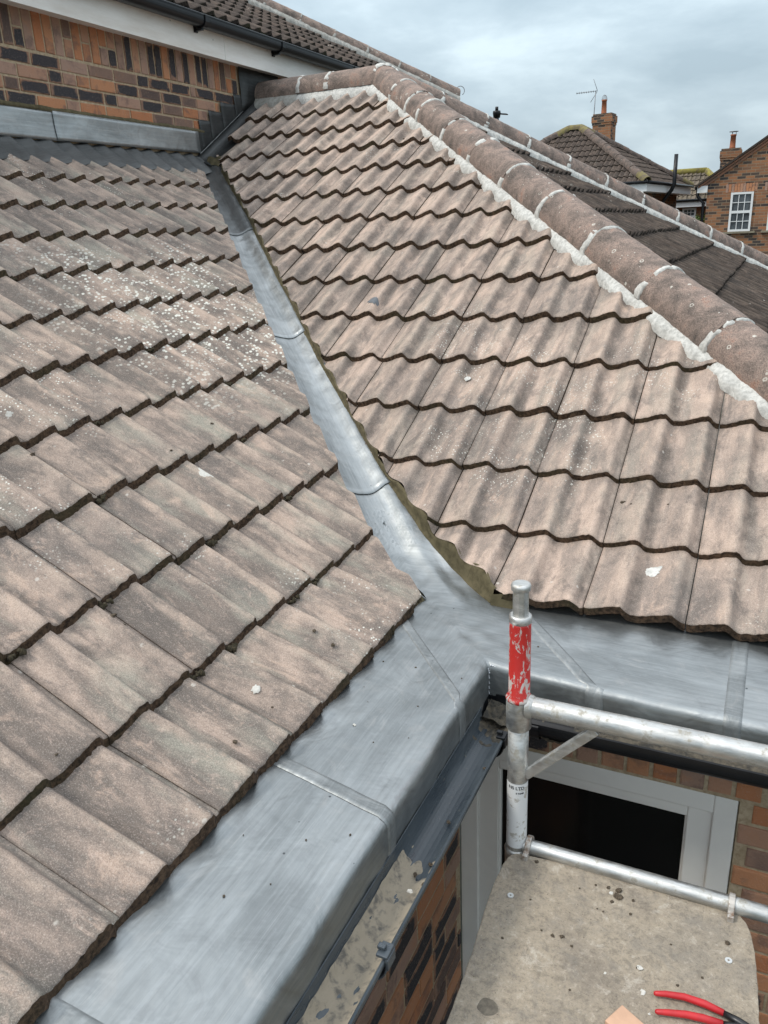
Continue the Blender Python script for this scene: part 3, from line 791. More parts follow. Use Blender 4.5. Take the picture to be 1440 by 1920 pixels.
# raised welts (seams) over the joints
def welt(name, side, qf, wdt=0.030, h=0.0036, t0=0.0, h2=True):
    P = []; UV = []
    path = [(t, None) for t in tlist(t0)] + [(W - RAD, None)]
    pts = []
    for t, _ in path:
        q = qf(t); pts.append((t, q, 0.0))
    for a in (22, 45, 68, 90): pts.append((W - RAD + RAD * math.sin(R(a)), qf(W), RAD * (1 - math.cos(R(a)))))
    for z_ in (0.06, 0.09, 0.12): pts.append((W + 0.002, qf(W) + (z_ - 0.03) * 0.12, z_))
    for (t, q, dz) in pts:
        row = []; ur = []
        for a_, b_ in ((-0.62, -0.004), (-0.55, 0.35), (-0.44, 0.9), (-0.3, 0.85), (0.3, 0.75), (0.44, 0.9), (0.56, 0.3), (0.62, -0.004)):
            qq = q + a_ * wdt
            tt = min(t, W - RAD); x, y = side_pt(side, tt, qq); z = zlead(x, y) - dz
            x, y = side_pt(side, t, qq)
            if dz == 0: z += h * b_
            else:
                nrm_t = min(1, dz / RAD)
                if side == 0: x += h * b_ * nrm_t
                else: y -= h * b_ * nrm_t
                z += h * b_ * (1 - nrm_t)
            row.append(Vector((x, y, z))); ur.append((qq * 3, t + dz))
        P.append(row); UV.append(ur)
    mb = MB(); mb.grid(P, uv=UV, flip=(side == 1), smooth=True)
    return mb.obj(name, EXT, (LEAD_W,))
welt('lead_welt', 0, seam1, 0.036, t0=0.03); welt('lead_welt', 0, seam2, 0.032); welt('lead_welt', 0, seam3, 0.036)
welt('lead_welt', 1, seamR1, 0.040, t0=0.03); welt('lead_welt', 1, seamR2, 0.036)
# lead-burned bead down the inner corner and along the top of the face
mb = MB()
def blob(mb, c, r, mat=0, n=6, rnd=0.5, sq=1.0, rough=0.0, seed=0):
    vs = []; fs = []
    rings = max(3, n // 2)
    for i in range(rings + 1):
        ph = math.pi * i / rings
        for j in range(n):
            th_ = 2 * math.pi * j / n
            d = Vector((math.sin(ph) * math.cos(th_), math.sin(ph) * math.sin(th_), math.cos(ph) * sq))
            k = 1 + rough * nz3(d.x * 2 + seed, d.y * 2 + seed * 1.7, d.z * 2)
            vs.append(Vector(c) + d * r * k)
    for i in range(rings):
        for j in range(n): fs.append((i * n + j, (i + 1) * n + j, (i + 1) * n + (j + 1) % n, i * n + (j + 1) % n))
    mb.add(vs, fs, mat, rnd, smooth=True)
cz = zlead(W - RAD, -(W - RAD))
for i in range(22):
    f = i / 21; z = cz - 0.012 - 0.118 * f
    dd = W + 0.001 - (0.012 if i < 2 else 0.0)
    blob(mb, (dd + 0.002 * math.sin(i * 2.1), -dd, z), 0.0032, n=6)
for i in range(14):
    f = i / 13
    blob(mb, (W + 0.006 + 0.075 * f, -(W - 0.004 - 0.006 * math.sin(f * 2)), cz - 0.012 - 0.035 * f ** 1.4), 0.0036, n=6)
mb.obj('weld_bead', EXT, (mat_simple('bright_lead', (0.55, 0.57, 0.6), 0.3, 0.6),))

# fresh mortar along the right-hand cut edge of the valley
mb = MB(); rows = []
n = 460
for i in range(n + 1):
    s = 0.012 + (3.42 - 0.012) * i / n
    f = pw(s, cutB); x = -s * CO + f; y = s * CO
    pk = min(0.022, prof(((x - (0.8392 - 3.6)) / 0.15)))
    kk = s / 0.3193; ph = (kk % 1.0)
    e0 = 0.055 if kk < 1 else 0.0
    top_n = e0 * (1 - ph) - 0.027 * ph + pk - 0.001
    zt = y * TAN + top_n / CO
    d = Vector((-1, -1, 0)).normalized()
    wob = 0.004 * nz3(s * 12, 0.3, 1) + 0.002 * nz3(s * 50, 1.3, 1)
    foot = 0.003 + 0.012 * max(0, 1 - s / 0.5) + wob * 0.6
    p = Vector((x, y, 0)) - d * 0.006
    row = []
    for a_, b_ in ((-0.004, 0.0), (0.006, 0.10), (foot * 0.6, 0.5), (foot, 0.92), (foot + 0.006 + abs(wob), 1.02)):
        q = Vector((x, y, 0)) + d * a_
        zl = zlead(q.x, q.y) + 0.002
        row.append(Vector((q.x, q.y, zt + (zl - zt) * b_)))
    rows.append(row)
mb.grid(rows, smooth=True)
# end cap at the foot
o = mb.obj('valley_mortar', EXT, (MORT_O,)); o['label'] = 'fresh olive mortar pointing up the right side of the valley'
mb = MB(); rows = []
for i in range(13):
    f = i / 12; x = pw(0.012, cutB) - 0.02 + 0.085 * f; row = []
    for b_ in (0, 0.35, 0.7, 1.0):
        y = 0.000 - 0.010 * b_; zt = 0.036 + prof((x - (0.8392 - 3.6)) / 0.15) * (1 - 0.0) + 0.012
        zl = zlead(x, y)
        row.append(Vector((x, y - 0.004, zt + (zl - zt) * b_)))
    rows.append(row)
mb.grid(rows, smooth=True); mb.obj('valley_mortar', EXT, (MORT_O,))
# small mortar stop closing the end of the left eaves course
mb = MB(); rows = []
for i in range(11):
    f = i / 10; s = 0.0 + 0.11 * f; row = []
    x = -s * CO + 0.018 - 0.016 * f; y = s * CO + pw(s, cutA) - 0.004
    for b_ in (0, 0.3, 0.7, 1.0):
        d = Vector((1, 1, 0)).normalized() * (0.005 + 0.012 * b_)
        zt = -x * TAN + 0.048 * (1 - f * 0.8); zl = zlead(x, y)
        row.append(Vector((x, y, zt + (zl - zt) * b_)) + d)
    rows.append(row)
mb.grid(rows, smooth=True)
rows = []
for i in range(7):
    f = i / 6; row = []
    y = pw(0, cutA) - 0.003 - 0.055 * f
    for b_ in (0, 0.5, 1.0):
        zt = 0.030; x = 0.010 + 0.012 * b_ * (1 - f); zl = zlead(x, y); row.append(Vector((x + 0.006, y, zt + (zl - zt) * b_)))
    rows.append(row)
mb.grid(rows, smooth=True)
mb.obj('valley_mortar', EXT, (MORT_O,))

# ------------------------------------------------------------------ bricks as geometry
def brick_wall(name, parent, org, uax, zax, nax, bricks, mats, depth=0.05, bevel_=0.006, seed=0, back=None, rmax=1.0):
    """bricks: list of (u, z, w, h). back: (u0, z0, u1, z1) mortar sheet"""
    org, uax, zax, nax = Vector(org), Vector(uax), Vector(zax), Vector(nax); mb = MB(); rng = random.Random(seed)
    fl = uax.cross(zax).dot(nax) < 0
    for (u, z, w_, h) in bricks:
        pr = rng.uniform(0.003, 0.008); rv = rng.random() * rmax; j = lambda: rng.uniform(-0.0018, 0.0018)
        o_ = [(u + j(), z + j()), (u + w_ + j(), z + j()), (u + w_ + j(), z + h + j()), (u + j(), z + h + j())]
        cx, cz = u + w_ / 2, z + h / 2
        i_ = [(a + (bevel_ if a < cx else -bevel_), b + (bevel_ if b < cz else -bevel_)) for a, b in o_]
        vs = [org + uax * a + zax * b - nax * 0.004 for a, b in o_] + [org + uax * a + zax * b + nax * (pr * 0.75) for a, b in [(o_[q][0] * 0.7 + i_[q][0] * 0.3, o_[q][1] * 0.7 + i_[q][1] * 0.3) for q in range(4)]] + [org + uax * a + zax * b + nax * pr for a, b in i_]
        fs = [(8, 9, 10, 11)] + [(q, (q + 1) % 4, 4 + (q + 1) % 4, 4 + q) for q in range(4)] + [(4 + q, 4 + (q + 1) % 4, 8 + (q + 1) % 4, 8 + q) for q in range(4)]
        if fl: fs = [f[::-1] for f in fs]
        uvl = [(((a - u) / w_), ((b - z) / h)) for a, b in o_] + [(((o_[q][0] * 0.7 + i_[q][0] * 0.3 - u) / w_), ((o_[q][1] * 0.7 + i_[q][1] * 0.3 - z) / h)) for q in range(4)] + [(((a - u) / w_), ((b - z) / h)) for a, b in i_]
        mb.add(vs, fs, 0, rv, uvl)
    for b_ in (back if isinstance(back, list) else [back]):
        u0, z0, u1, z1 = b_
        vs = [org + uax * a + zax * b + nax * d for d in (0, -0.1) for a, b in ((u0, z0), (u1, z0), (u1, z1), (u0, z1))]
        fs = [(0, 1, 2, 3), (7, 6, 5, 4), (0, 4, 5, 1), (1, 5, 6, 2), (2, 6, 7, 3), (3, 7, 4, 0)]
        if fl: fs = [f[::-1] for f in fs]
        mb.add(vs, fs, 1)
    return mb.obj(name, parent, mats)
def stretch_rows(z0, z1, u0, u1, off=0.0, hdr=None, seed=0):
    out = []; r = 0; z = z0; rng = random.Random(seed)
    while z + 0.06 < z1:
        u = u0 - 0.225 + (0.1125 if r % 2 else 0.0) + off
        while u < u1:
            w_ = 0.215
            if hdr and rng.random() < hdr: w_ = 0.1025
            a, b = max(u, u0), min(u + w_, u1)
            if b - a > 0.025: out.append((a, z, b - a, 0.065))
            u += w_ + 0.010
        z += 0.075; r += 1
    return out
# main house wall : x = -3.1, runs along y (u = y)
ZS = 2.262                                # underside of the soldier course
wall_b = stretch_rows(1.962, ZS - 0.005, 0.3, 3.12, 0.06, 0.25, 3)
# shorten rows along the stepped flashing
step_y = [3.13, 3.24, 3.40, 3.62]
wall_b2 = []
for (u, z, w_, h) in wall_b: wall_b2.append((u, z, w_, h))
r = 0; z = 1.962
while z + 0.06 < ZS:
    lim = step_y[min(r, 3)]
    u = 3.135
    if r: wall_b2.append((3.125, z, lim - 3.13, 0.065)) if lim - 3.13 < 0.24 else wall_b2.extend([(3.125, z, 0.215, 0.065), (3.35, z, lim - 3.355, 0.065)])
    z += 0.075; r += 1
rng = random.Random(5)
u = 0.3
while u < 3.67:
    w_ = 0.065
    if rng.random() < 0.2: wall_b2 += [(u, ZS + 0.005, w_, 0.10), (u, ZS + 0.113, w_, 0.107)]
    else: wall_b2.append((u, ZS + 0.005, w_, 0.215))
    u += 0.075
for (a, b, c) in ((4.3, 5.9, 1),):
    u = a
    while u < b: wall_b2.append((u, ZS + 0.005, 0.065, 0.215)); u += 0.075
hw = brick_wall('wall', HOUSE, (-3.1, 0, 0), (0, 1, 0), (0, 0, 1), (1, 0, 0), wall_b2, (BRICK, MORT_B), seed=8, back=[(-1.5, 1.55, 8.1, 2.49)])
hw.location = (3.1, -3.0, 0)
def HP(o): o.location = Vector(o.location) + Vector((3.1, -3.0, 0)); return o
# fascia, soffit, gutter
mb = MB(); mb.box2((-3.1, -1.5, 2.470), (-2.985, 8.1, 2.478)); mb.box2((-2.985, -1.5, 2.452), (-2.967, 3.36, 2.665)); mb.box2((-2.985, 3.364, 2.453), (-2.9675, 8.1, 2.665))
o = HP(mb.obj('fascia', HOUSE, (FASCIA,)))
def gutter(name, parent, pfun, L0, L1, rad, depth, mat, ends=(None, None), lipr=0.006, sq=2.6, pre=None, th=0.0025):
    """trough extruded along its axis; pfun(a, w, z) -> point; w across, z up (lip at 0); ends: functions of w giving the a coordinate"""
    mb = MB(); N = 18; rows = []
    prof_ = []
    for i in range(N + 1):
        t = math.pi * i / N; c, s_ = math.cos(t), math.sin(t)
        prof_.append((-rad * math.copysign(abs(c) ** (2 / sq), c), -depth * abs(s_) ** (2 / sq)))
    # inner lip, outer rolled lip
    outer = [(x * (rad + th) / rad, z * (depth + th) / depth) for x, z in prof_]
    loop = [(outer[0][0] - 0.000, 0.002)] + [(-rad, 0.002)] + prof_ + [(rad, 0.003), (rad + lipr * 0.5, 0.006), (rad + lipr, 0.003), (rad + lipr, -0.005)] + outer[::-1]
    na = 40
    for i in range(na + 1):
        row = []
        for (x, z) in loop:
            a0 = ends[0](x) if ends[0] else L0
            a = a0 + (L1 - a0) * i / na
            row.append(pfun(a, x, z))
        rows.append(row)
    mb.grid(rows, smooth=False)
    return mb.obj(name, parent, (mat,))
gh = gutter('gutter', HOUSE, lambda a, x, z: Vector((-2.91 + x, a, 2.668 + z)), -1.5, 8.15, 0.052, 0.062, PVC_B, sq=3.2)
HP(gh)
gh['label'] = 'black gutter along the main house eave'
def gutter_bracket(y):
    mb = MB()
    for i in range(8):
        t0, t1 = math.pi * i / 8, math.pi * (i + 1) / 8
        f = lambda t: (-0.0585 * math.copysign(abs(math.cos(t)) ** 0.62, math.cos(t)), -0.069 * abs(math.sin(t)) ** 0.62)
        a, b = f(t0), f(t1)
        vs = [Vector((-2.91 + p[0] * k, yy, 2.669 + p[1] * k)) for k in (1.0, 1.07) for p in (a, b) for yy in (y - 0.022, y + 0.022)]
        mb.add(vs, [(0, 1, 3, 2), (4, 6, 7, 5), (0, 4, 5, 1), (2, 3, 7, 6), (0, 2, 6, 4), (1, 5, 7, 3)])
    mb.box2((-2.966, y - 0.018, 2.575), (-2.955, y + 0.018, 2.66))
    mb.box2((-2.955, y - 0.012, 2.583), (-2.90, y + 0.012, 2.60))
    o = mb.obj('gutter_bracket', gh, (PVC_B,)); return o
for y in (0.9, 1.9, 3.02, 4.03, 5.3, 6.6): gutter_bracket(y)
# main house roof slope and hip
PM = math.atan(0.53); cm, smn = math.cos(PM), math.sin(PM)
HM = Vector((-2.90, 8.12, 2.715))
ms = tile_slope('roof_slope', HOUSE, (-2.90, -1.6, 2.700), (0, 1, 0), (-cm, 0, smn), (smn, 0, cm), 16, 0.0, 0, 33,
                lambda k: [(HM, Vector((1, 1, 0)).normalized() if False else Vector((1, 1, 0)).normalized())] if False else [(Vector((HM.x, HM.y, 0)), Vector((-1 * -1, 1, 0)).normalized() if False else Vector((0.7071, 0.7071, 0)) * 1.0)] if False else [(Vector((HM.x, HM.y, 0)), Vector((-0.7071, 0.7071, 0)))][:0] + [(Vector((HM.x, HM.y + 0.0, 0)), Vector((-0.7071, 0.7071, 0)))],
                (TILE_M, NOSE_D), None, 0.0, res=14, seed=6)
HP(ms)
MD = Vector((-1, -1, 0.53)).normalized(); MW = Vector((1, -1, 0)).normalized(); MN = MD.cross(MW); MN = MN if MN.z > 0 else -MN
s = 0.0; k = 0
while s < 6.5:
    a = HM + MD * (s + 0.42); b = HM + MD * (s - 0.0)
    o = half_round('hip_tile', HOUSE, a, b, MW, MN, rnd=random.random(), seg=12, mat=HIP); HP(o)
    o = joint_arc('mortar_joint', HOUSE, a, -MD, MW, MN, seed=120 + k, wid=0.010, mat=MORT_G); HP(o)
    s += 0.42; k += 1
HP(mortar_fillet('mortar_bedding', HOUSE, HM, MD, MW, MN, 6.5, 0.16, 0.10, -0.045, 0.03, MORT_G, 0.014, 31, step=0.012))
mb = MB(); pts = []
for i in range(22):
    t = R(-60 + 330 * i / 21); c_ = HM + MD * -0.07 + Vector((0, 0, 0.115))
    pts.append(c_ + Vector((0.9, 0.42, 0)).normalized() * 0.052 * math.cos(t) + Vector((0, 0, 1)) * 0.052 * math.sin(t))
mb.tube(pts, 0.0045, 6); HP(mb.obj('hip_iron', HOUSE, (GREYM,)))
# rear main roof slope (beyond the hip) so the hip is not hollow
mb = MB(); p0 = HM + Vector((0, 0.0, -0.03)); p1 = HM + MD * 6.5 + Vector((0, 0, -0.03))
mb.add([p0, p1, Vector((p1.x - 0.1, 8.12, p1.z - 0.0)), Vector((p1.x, 8.12, 2.68))], [(0, 1, 3)], 0); o = HP(mb.obj('rear_slope', HOUSE, (TILE_M,)))

# ------------------------------------------------------------------ lead at the abutment
def ledge(name, pts_top, pts_bot, n, off, mat, parent, wob=0.003, seed=0, uvs=1.0):
    """lead strip on the wall x = -3.1 between two polylines in (y, z)"""
    P = []; UV = []
    for i in range(n + 1):
        f = i / n; row = []; ur = []
        y = pts_top[0][0] + (pts_top[-1][0] - pts_top[0][0]) * f
        zt, zb = pw(y, pts_top), pw(y, pts_bot)
        for j in range(9):
            g = j / 8; z = zt + (zb - zt) * g
            row.append(Vector((-3.1 + off + (0.010 * (g) ** 2) + wob * nz3(y * 5, z * 8, seed), y, z))); ur.append((y, z))
        P.append(row); UV.append(ur)
    mb = MB(); mb.grid(P, uv=UV); o = mb.obj(name, parent, (mat,))
    md = o.modifiers.new('s', 'SOLIDIFY'); md.thickness = 0.003; md.offset = 0
    return o
ledge('cover_flashing', [(-1.2, 1.945), (1.74, 1.950)], [(-1.2, 1.775), (1.74, 1.785)], 60, 0.012, LEAD_M, EXT, seed=1)
ledge('cover_flashing', [(1.68, 1.952), (3.08, 1.950)], [(1.68, 1.787), (3.02, 1.800), (3.08, 1.803)], 30, 0.018, LEAD_M, EXT, seed=2)
# mortar pointing above the flashing
mb = MB(); rows = []
for i in range(260):
    y = -1.2 + 4.36 * i / 259; a = 0.007 * nz3(y * 9, 0, 0) + 0.003 * nz3(y * 40, 0, 0)
    rows.append([Vector((-3.1 + 0.010, y, 1.972 + a)), Vector((-3.1 + 0.017, y, 1.962)), Vector((-3.1 + 0.018, y, 1.950)), Vector((-3.1 + 0.010, y, 1.942))])
mb.grid(rows); mb.obj('pointing', EXT, (MORT_O,))
# lead dressed down onto the top course of the left slope
P = []; UV = []
for i in range(301):
    y = -1.5 + 4.56 * i / 300; row = []; ur = []
    for j in range(12):
        g = j / 11; x = -3.092 + 0.188 * g
        pk = prof((y - 0.017) / 0.15)
        ph = ((-x / CO) / 0.3131) % 1.0
        z = -x * TAN + (-0.024 + 0.45 * pk) / CO + 0.030 * (1 - g) ** 1.5 - 0.006 * max(0, g - 0.8) / 0.2 + 0.012
        row.append(Vector((x + 0.004 * nz3(y * 8, 0, 3) * g, y, z))); ur.append((y, x))
    P.append(row); UV.append(ur)
mb = MB(); mb.grid(P, uv=UV, flip=True); o = mb.obj('apron_flashing', EXT, (LEAD_V,))
# stepped flashing up the wall beside the right slope
mb = MB()
def slope_z(y): return y * TAN + 0.045
prev = 3.06
steps = [(3.07, 1.962), (3.13, 2.035), (3.26, 2.110), (3.42, 2.185), (3.60, 2.262), (3.685, 2.47), (4.25, 2.47)]
for i in range(len(steps) - 1):
    y0 = steps[i][0]; y1 = steps[i + 1][0]; zt = steps[i][1]
    P = []; UV = []
    n = 5
    for a in range(n + 1):
        yy = y0 + (y1 - y0 + 0.012) * a / n; lo = min(slope_z(min(yy, 4.0)), zt - 0.01) - 0.02; row = []; ur = []
        for b in range(7):
            z = zt + (lo - zt) * b / 6; lean = 0.03 * (1 - b / 6) * 0
            row.append(Vector((-3.1 + 0.013 + 0.0015 * i + 0.005 * nz3(yy * 14, z * 14, 2), yy + lean + (z - lo) * (-0.12 if i < 5 else 0), z))); ur.append((yy, z))
        P.append(row); UV.append(ur)
    mb.grid(P, uv=UV)
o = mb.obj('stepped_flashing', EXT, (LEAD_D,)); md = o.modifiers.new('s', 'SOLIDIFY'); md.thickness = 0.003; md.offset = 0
# side gutter of lead between wall and the first tiles
P = []; UV = []
for i in range(60):
    y = 3.02 + (4.0 - 3.02) * i / 59; row = []; ur = []
    for j in range(14):
        g = j / 13; x = -3.088 + 0.30 * g
        z = y * TAN - 0.010 + 0.050 * max(0, 1 - g / 0.12) ** 1.5 - 0.035 * math.sin(min(g / 0.45, 1) * math.pi / 2)
        if y < 3.15: z += 0.035 * (1 - (y - 3.02) / 0.13) * math.sin(min(g / 0.5, 1) * math.pi)
        row.append(Vector((x, y + 0.02 * math.sin(g * math.pi) * (1 if i == 0 else 0), z + 0.003 * nz3(x * 12, y * 12, 3)))); ur.append((y, x))
    P.append(row); UV.append(ur)
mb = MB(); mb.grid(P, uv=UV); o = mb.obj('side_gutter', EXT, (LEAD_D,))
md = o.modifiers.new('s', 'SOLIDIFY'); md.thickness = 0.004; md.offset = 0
mb = MB(); pts = [Vector((-3.070 + 0.003 * nz3(i * 0.9, 0, 0), 3.06 + 0.62 * i / 20, (3.06 + 0.62 * i / 20) * TAN + 0.046 + 0.004 * nz3(i * 0.6, 4, 0))) for i in range(21)]
mb.tube(pts, [0.002 + 0.003 * abs(nz3(i * 0.7, 1, 1)) for i in range(21)], 6); mb.obj('lead_crease', EXT, (LEAD_M,))
# mortar lump under the lowest tile beside the wall
mb = MB()
rows = []
for i in range(15):
    f = i / 14; x = -3.02 + 0.13 * f; row = []
    for b_ in (0, 0.33, 0.66, 1):
        y = 3.085 - 0.03 * b_ - 0.012 * f; zt = y * TAN + 0.008 + 0.006 * math.sin(f * 9); zl = zlead(x, y)
        row.append(Vector((x, y - 0.01 * b_, zt + (zl - 0.0 - zt) * b_)))
    rows.append(row)
mb.grid(rows); mb.obj('valley_mortar', EXT, (MORT_O,))

# ------------------------------------------------------------------ extension walls, window, gutters
WX = 0.19
# left wall, plane x = WX facing +x : rows of bricks, u = y
bl = stretch_rows(-2.25, -0.20, -3.2, -0.20, 0.05, 0.1, 11)
brick_wall('wall', EXT, (WX, 0, 0), (0, 1, 0), (0, 0, 1), (1, 0, 0), bl, (BRICK, MORT_B), seed=21, back=(-3.2, -2.4, -0.19, -0.10))['label'] = 'dark red brick wall below the left gutter'
WY = -0.19; wx0, wx1, wz1, wz0 = 0.195, 1.035, -0.385, -1.60
bb = []
u = WX + 0.01
while u < wx1 + 0.06: bb.append((u, wz1 + 0.012, 0.065, 0.22)); u += 0.075
bb += stretch_rows(-2.25, -0.10, wx1 + 0.008, 2.3, 0.03, 0.1, 12)
bb = [b for b in bb if not (b[0] < wx1 + 0.09 and b[1] > wz1 - 0.03 and b[3] < 0.1)]
bb += stretch_rows(-2.25, wz0 - 0.02, WX + 0.01, wx1, 0.0, 0.1, 13)
brick_wall('wall', EXT, (0, WY, 0), (1, 0, 0), (0, 0, 1), (0, -1, 0), bb, (BRICK, MORT_B), seed=22, rmax=0.58,
           back=[(WX, wz1, wx1 + 0.004, -0.10), (wx1 + 0.004, -2.4, 2.3, -0.10), (WX, -2.4, wx1 + 0.004, wz0)])['label'] = 'red brick wall around the window under the right gutter'
win = empty('window', (0.6, WY, -0.4)); child(win, EXT); win['label'] = 'white framed window below the scaffold rail'
def WP(o): o.location = Vector((-0.6, -WY, 0.4)); return o
def frame_rect(x0, x1, z0, z1, wd, y0, y1, mb):
    mb.box2((x0, y0, z0), (x0 + wd, y1, z1)); mb.box2((x1 - wd, y0, z0), (x1, y1, z1))
    mb.box2((x0 + wd, y0 + 0.0006, z1 - wd), (x1 - wd, y1, z1 - 0.0004)); mb.box2((x0 + wd, y0 + 0.0006, z0 + 0.0004), (x1 - wd, y1, z0 + wd))
yf = WY - 0.002
mb = MB(); frame_rect(wx0, wx1, wz0, wz1, 0.062, yf, yf + 0.06, mb); o = WP(mb.obj('window_frame', win, (UPVC_G,))); bevel(o, 0.004)
mb = MB(); frame_rect(wx0 + 0.061, wx1 - 0.061, wz0 + 0.06, wz1 - 0.034, 0.070, yf + 0.012, yf + 0.05, mb)
frame_rect(wx0 + 0.125, wx1 - 0.125, wz0 + 0.12, wz1 - 0.085, 0.012, yf + 0.02, yf + 0.045, mb); o = WP(mb.obj('sash', win, (UPVC_G,))); bevel(o, 0.004)
mb = MB(); mb.box2((wx0 + 0.1, yf + 0.034, wz0 + 0.1), (wx1 - 0.1, yf + 0.040, wz1 - 0.08)); WP(mb.obj('pane', win, (GLASS_D,)))
mb = MB(); mb.box2((wx0 - 0.1, yf + 0.3, wz0 - 0.1), (wx1 + 0.1, yf + 0.32, wz1 + 0.1)); 
# eaves board behind the lead, closes the void
mb = MB(); mb.box2((0.19, -3.2, -0.13), (0.330, -0.345, -0.112)); mb.box2((0.312, -3.2, -0.16), (0.334, -0.36, -0.06))
mb.box2((0.19, -0.332, -0.131), (2.3, -0.19, -0.113)); mb.box2((0.345, -0.334, -0.161), (2.3, -0.312, -0.06))
mb.obj('soffit', EXT, (mat_simple('soffit_dark', (0.05, 0.05, 0.05), 0.7),))
LZ = -0.104
gl = gutter('gutter', EXT, lambda a, x, z: Vector((0.397 + x, a, LZ + z)), 0, -3.2, 0.048, 0.052, GUT, ends=(lambda x: -(0.397 + x) - 0.075, None), sq=2.5)
gl['label'] = 'slate grey left gutter smeared with dried mortar'
gr_ = gutter('gutter', EXT, lambda a, x, z: Vector((a, -(0.397 + x), LZ + 0.004 + z)), 0, 2.3, 0.048, 0.056, PVC_B, ends=(lambda x: (0.397 + x) + 0.02, None), sq=2.5)
gr_['label'] = 'black right gutter behind the scaffold rail'
# corner piece of the gutter with silt
gc = gutter('gutter_corner', EXT, lambda a, x, z: Vector((0.397 + x, a, LZ - 0.004 + z)), 0, -0.55, 0.051, 0.055, PVC_B, ends=(lambda x: -(0.397 + x), None), sq=2.4)
gc.location.y = 0.0
gutter('gutter_corner', EXT, lambda a, x, z: Vector((a, -(0.397 + x), LZ - 0.004 + z)), 0, 0.52, 0.051, 0.055, PVC_B, ends=(lambda x: (0.397 + x), None), sq=2.4)
def silt(name, mat, f0, f1, n, hfun, side=0, wl=-0.044, wr=0.044):
    rows = []
    for i in range(n + 1):
        a = f0 + (f1 - f0) * i / n; row = []
        for j in range(19):
            x = wl + (wr - wl) * j / 18; z = hfun(a, x)
            row.append(Vector((0.397 + x, -a, LZ + z)) if side == 0 else Vector((a, -(0.397 + x), LZ + z)))
        rows.append(row)
    mb = MB(); mb.grid(rows, flip=(side == 0)); return mb.obj(name, gl if side == 0 else gr_, (mat,))
def hs(a, x):
    edge = min(1.0, max(0.0, (a - 0.90 + 0.05 * nz3(x * 30, 1, 1)) / 0.12))
    e2 = 0.5 * nz3(a * 14, x * 40, 2) + 0.5 * nz3(a * 40, x * 70, 5)
    flr = -0.052 * (1 - abs(x / 0.048) ** 2.5) ** 0.4
    return flr + 0.0085 * edge + 0.009 * e2 - 0.0055
silt('dried_mortar', SILT, 0.86, 3.1, 420, hs)
def hs2(a, x):
    flr = -0.055 * (1 - min(0.999, abs(x / 0.051)) ** 2.4) ** 0.42
    return flr + 0.026 * max(0, 1 - (a - 0.34) / 0.22) + 0.009 * nz3(a * 40, x * 60, 1) + 0.004 * nz3(a * 110, x * 150, 1) - 0.006
silt('silt', SILT_D, 0.345, 0.54, 40, hs2, 0); silt('silt', SILT_D, 0.345, 0.60, 40, hs2, 1)
def hs3(a, x):
    flr = -0.056 * (1 - min(0.999, abs(x / 0.048)) ** 2.5) ** 0.4
    return 0.004 + flr * 0.75 + 0.012 * nz3(a * 22, x * 50, 7) + 0.006 * nz3(a * 80, x * 90, 1)
silt('silt', SILT_D, 0.60, 2.2, 240, hs3, 1)
# gutter union clips
def clip(y, parent, mat):
    mb = MB()
    for i in range(10):
        t0, t1 = math.pi * (0.5 + 0.5 * i / 10), math.pi * (0.5 + 0.5 * (i + 1) / 10)
        f = lambda t: (-0.054 * math.copysign(abs(math.cos(t)) ** 0.8, math.cos(t)), -0.058 * abs(math.sin(t)) ** 0.8)
        a, b = f(t0), f(t1)
        vs = [Vector((0.397 + p[0] * k, yy, LZ + p[1] * k + 0.0)) for k in (1.0, 1.08) for p in (a, b) for yy in (y - 0.017, y + 0.017)]
        mb.add(vs, [(0, 1, 3, 2), (4, 6, 7, 5), (0, 4, 5, 1), (2, 3, 7, 6), (0, 2, 6, 4), (1, 5, 7, 3)])
    mb.box2((0.432, y - 0.017, LZ + 0.006), (0.456, y + 0.017, LZ + 0.013)); mb.box2((0.4505, y - 0.017, LZ - 0.02), (0.458, y + 0.017, LZ + 0.006))
    mb.box2((0.430, y - 0.006, LZ + 0.013), (0.446, y + 0.006, LZ + 0.021))
    o = mb.obj('gutter_clip', parent, (mat,)); bevel(o, 0.002)
clip(-1.262, gl, GUT); clip(-0.535, gl, PVC_B)

# ------------------------------------------------------------------ scaffold frame
SC = tag(empty('scaffold_tower', (0.52, -0.64, -2.4)), 'aluminium tower scaffold end frame with red sleeved post top standing by the gutter corner', 'scaffold')
def SP(o): o.location = Vector((-0.52, 0.64, 2.4)); return o
PX, PY = 0.518, -0.64
RTUBE = 0.0255
mb = MB(); mb.tube([(PX, PY, z) for z in (-2.4, -1.6, -0.9, -0.41, -0.30, -0.1, 0.05)], RTUBE, 32); SP(mb.obj('post', SC, (ALU,)))
mb = MB(); mb.tube([(PX + 1.35, PY, z) for z in (-2.4, -0.4, 0.38)], RTUBE, 24); SP(mb.obj('post', SC, (ALU,)))
mb = MB(); mb.tube([(PX, PY, z) for z in (0.018, 0.022, 0.098, 0.106, 0.110)], [0.0275, 0.0310, 0.0310, 0.0295, 0.024], 32, caps=False); SP(mb.obj('collar', SC, (ALU,)))
mb = MB(); mb.tube([(PX, PY, z) for z in (0.098, 0.104, 0.108, 0.112, 0.302, 0.308)], [0.031, 0.0325, 0.0300, 0.0258, 0.0256, 0.0250], 40); SP(mb.obj('red_sleeve', SC, (RED,)))
mb = MB()
zz = []; rr_ = []
mb.tube([(PX, PY, z) for z in (0.306, 0.309, 0.324, 0.327)], [0.024, 0.0265, 0.0265, 0.022], 32)
mb.tube([(PX, PY, z) for z in (0.325, 0.392)], 0.0168, 8, smooth=False)
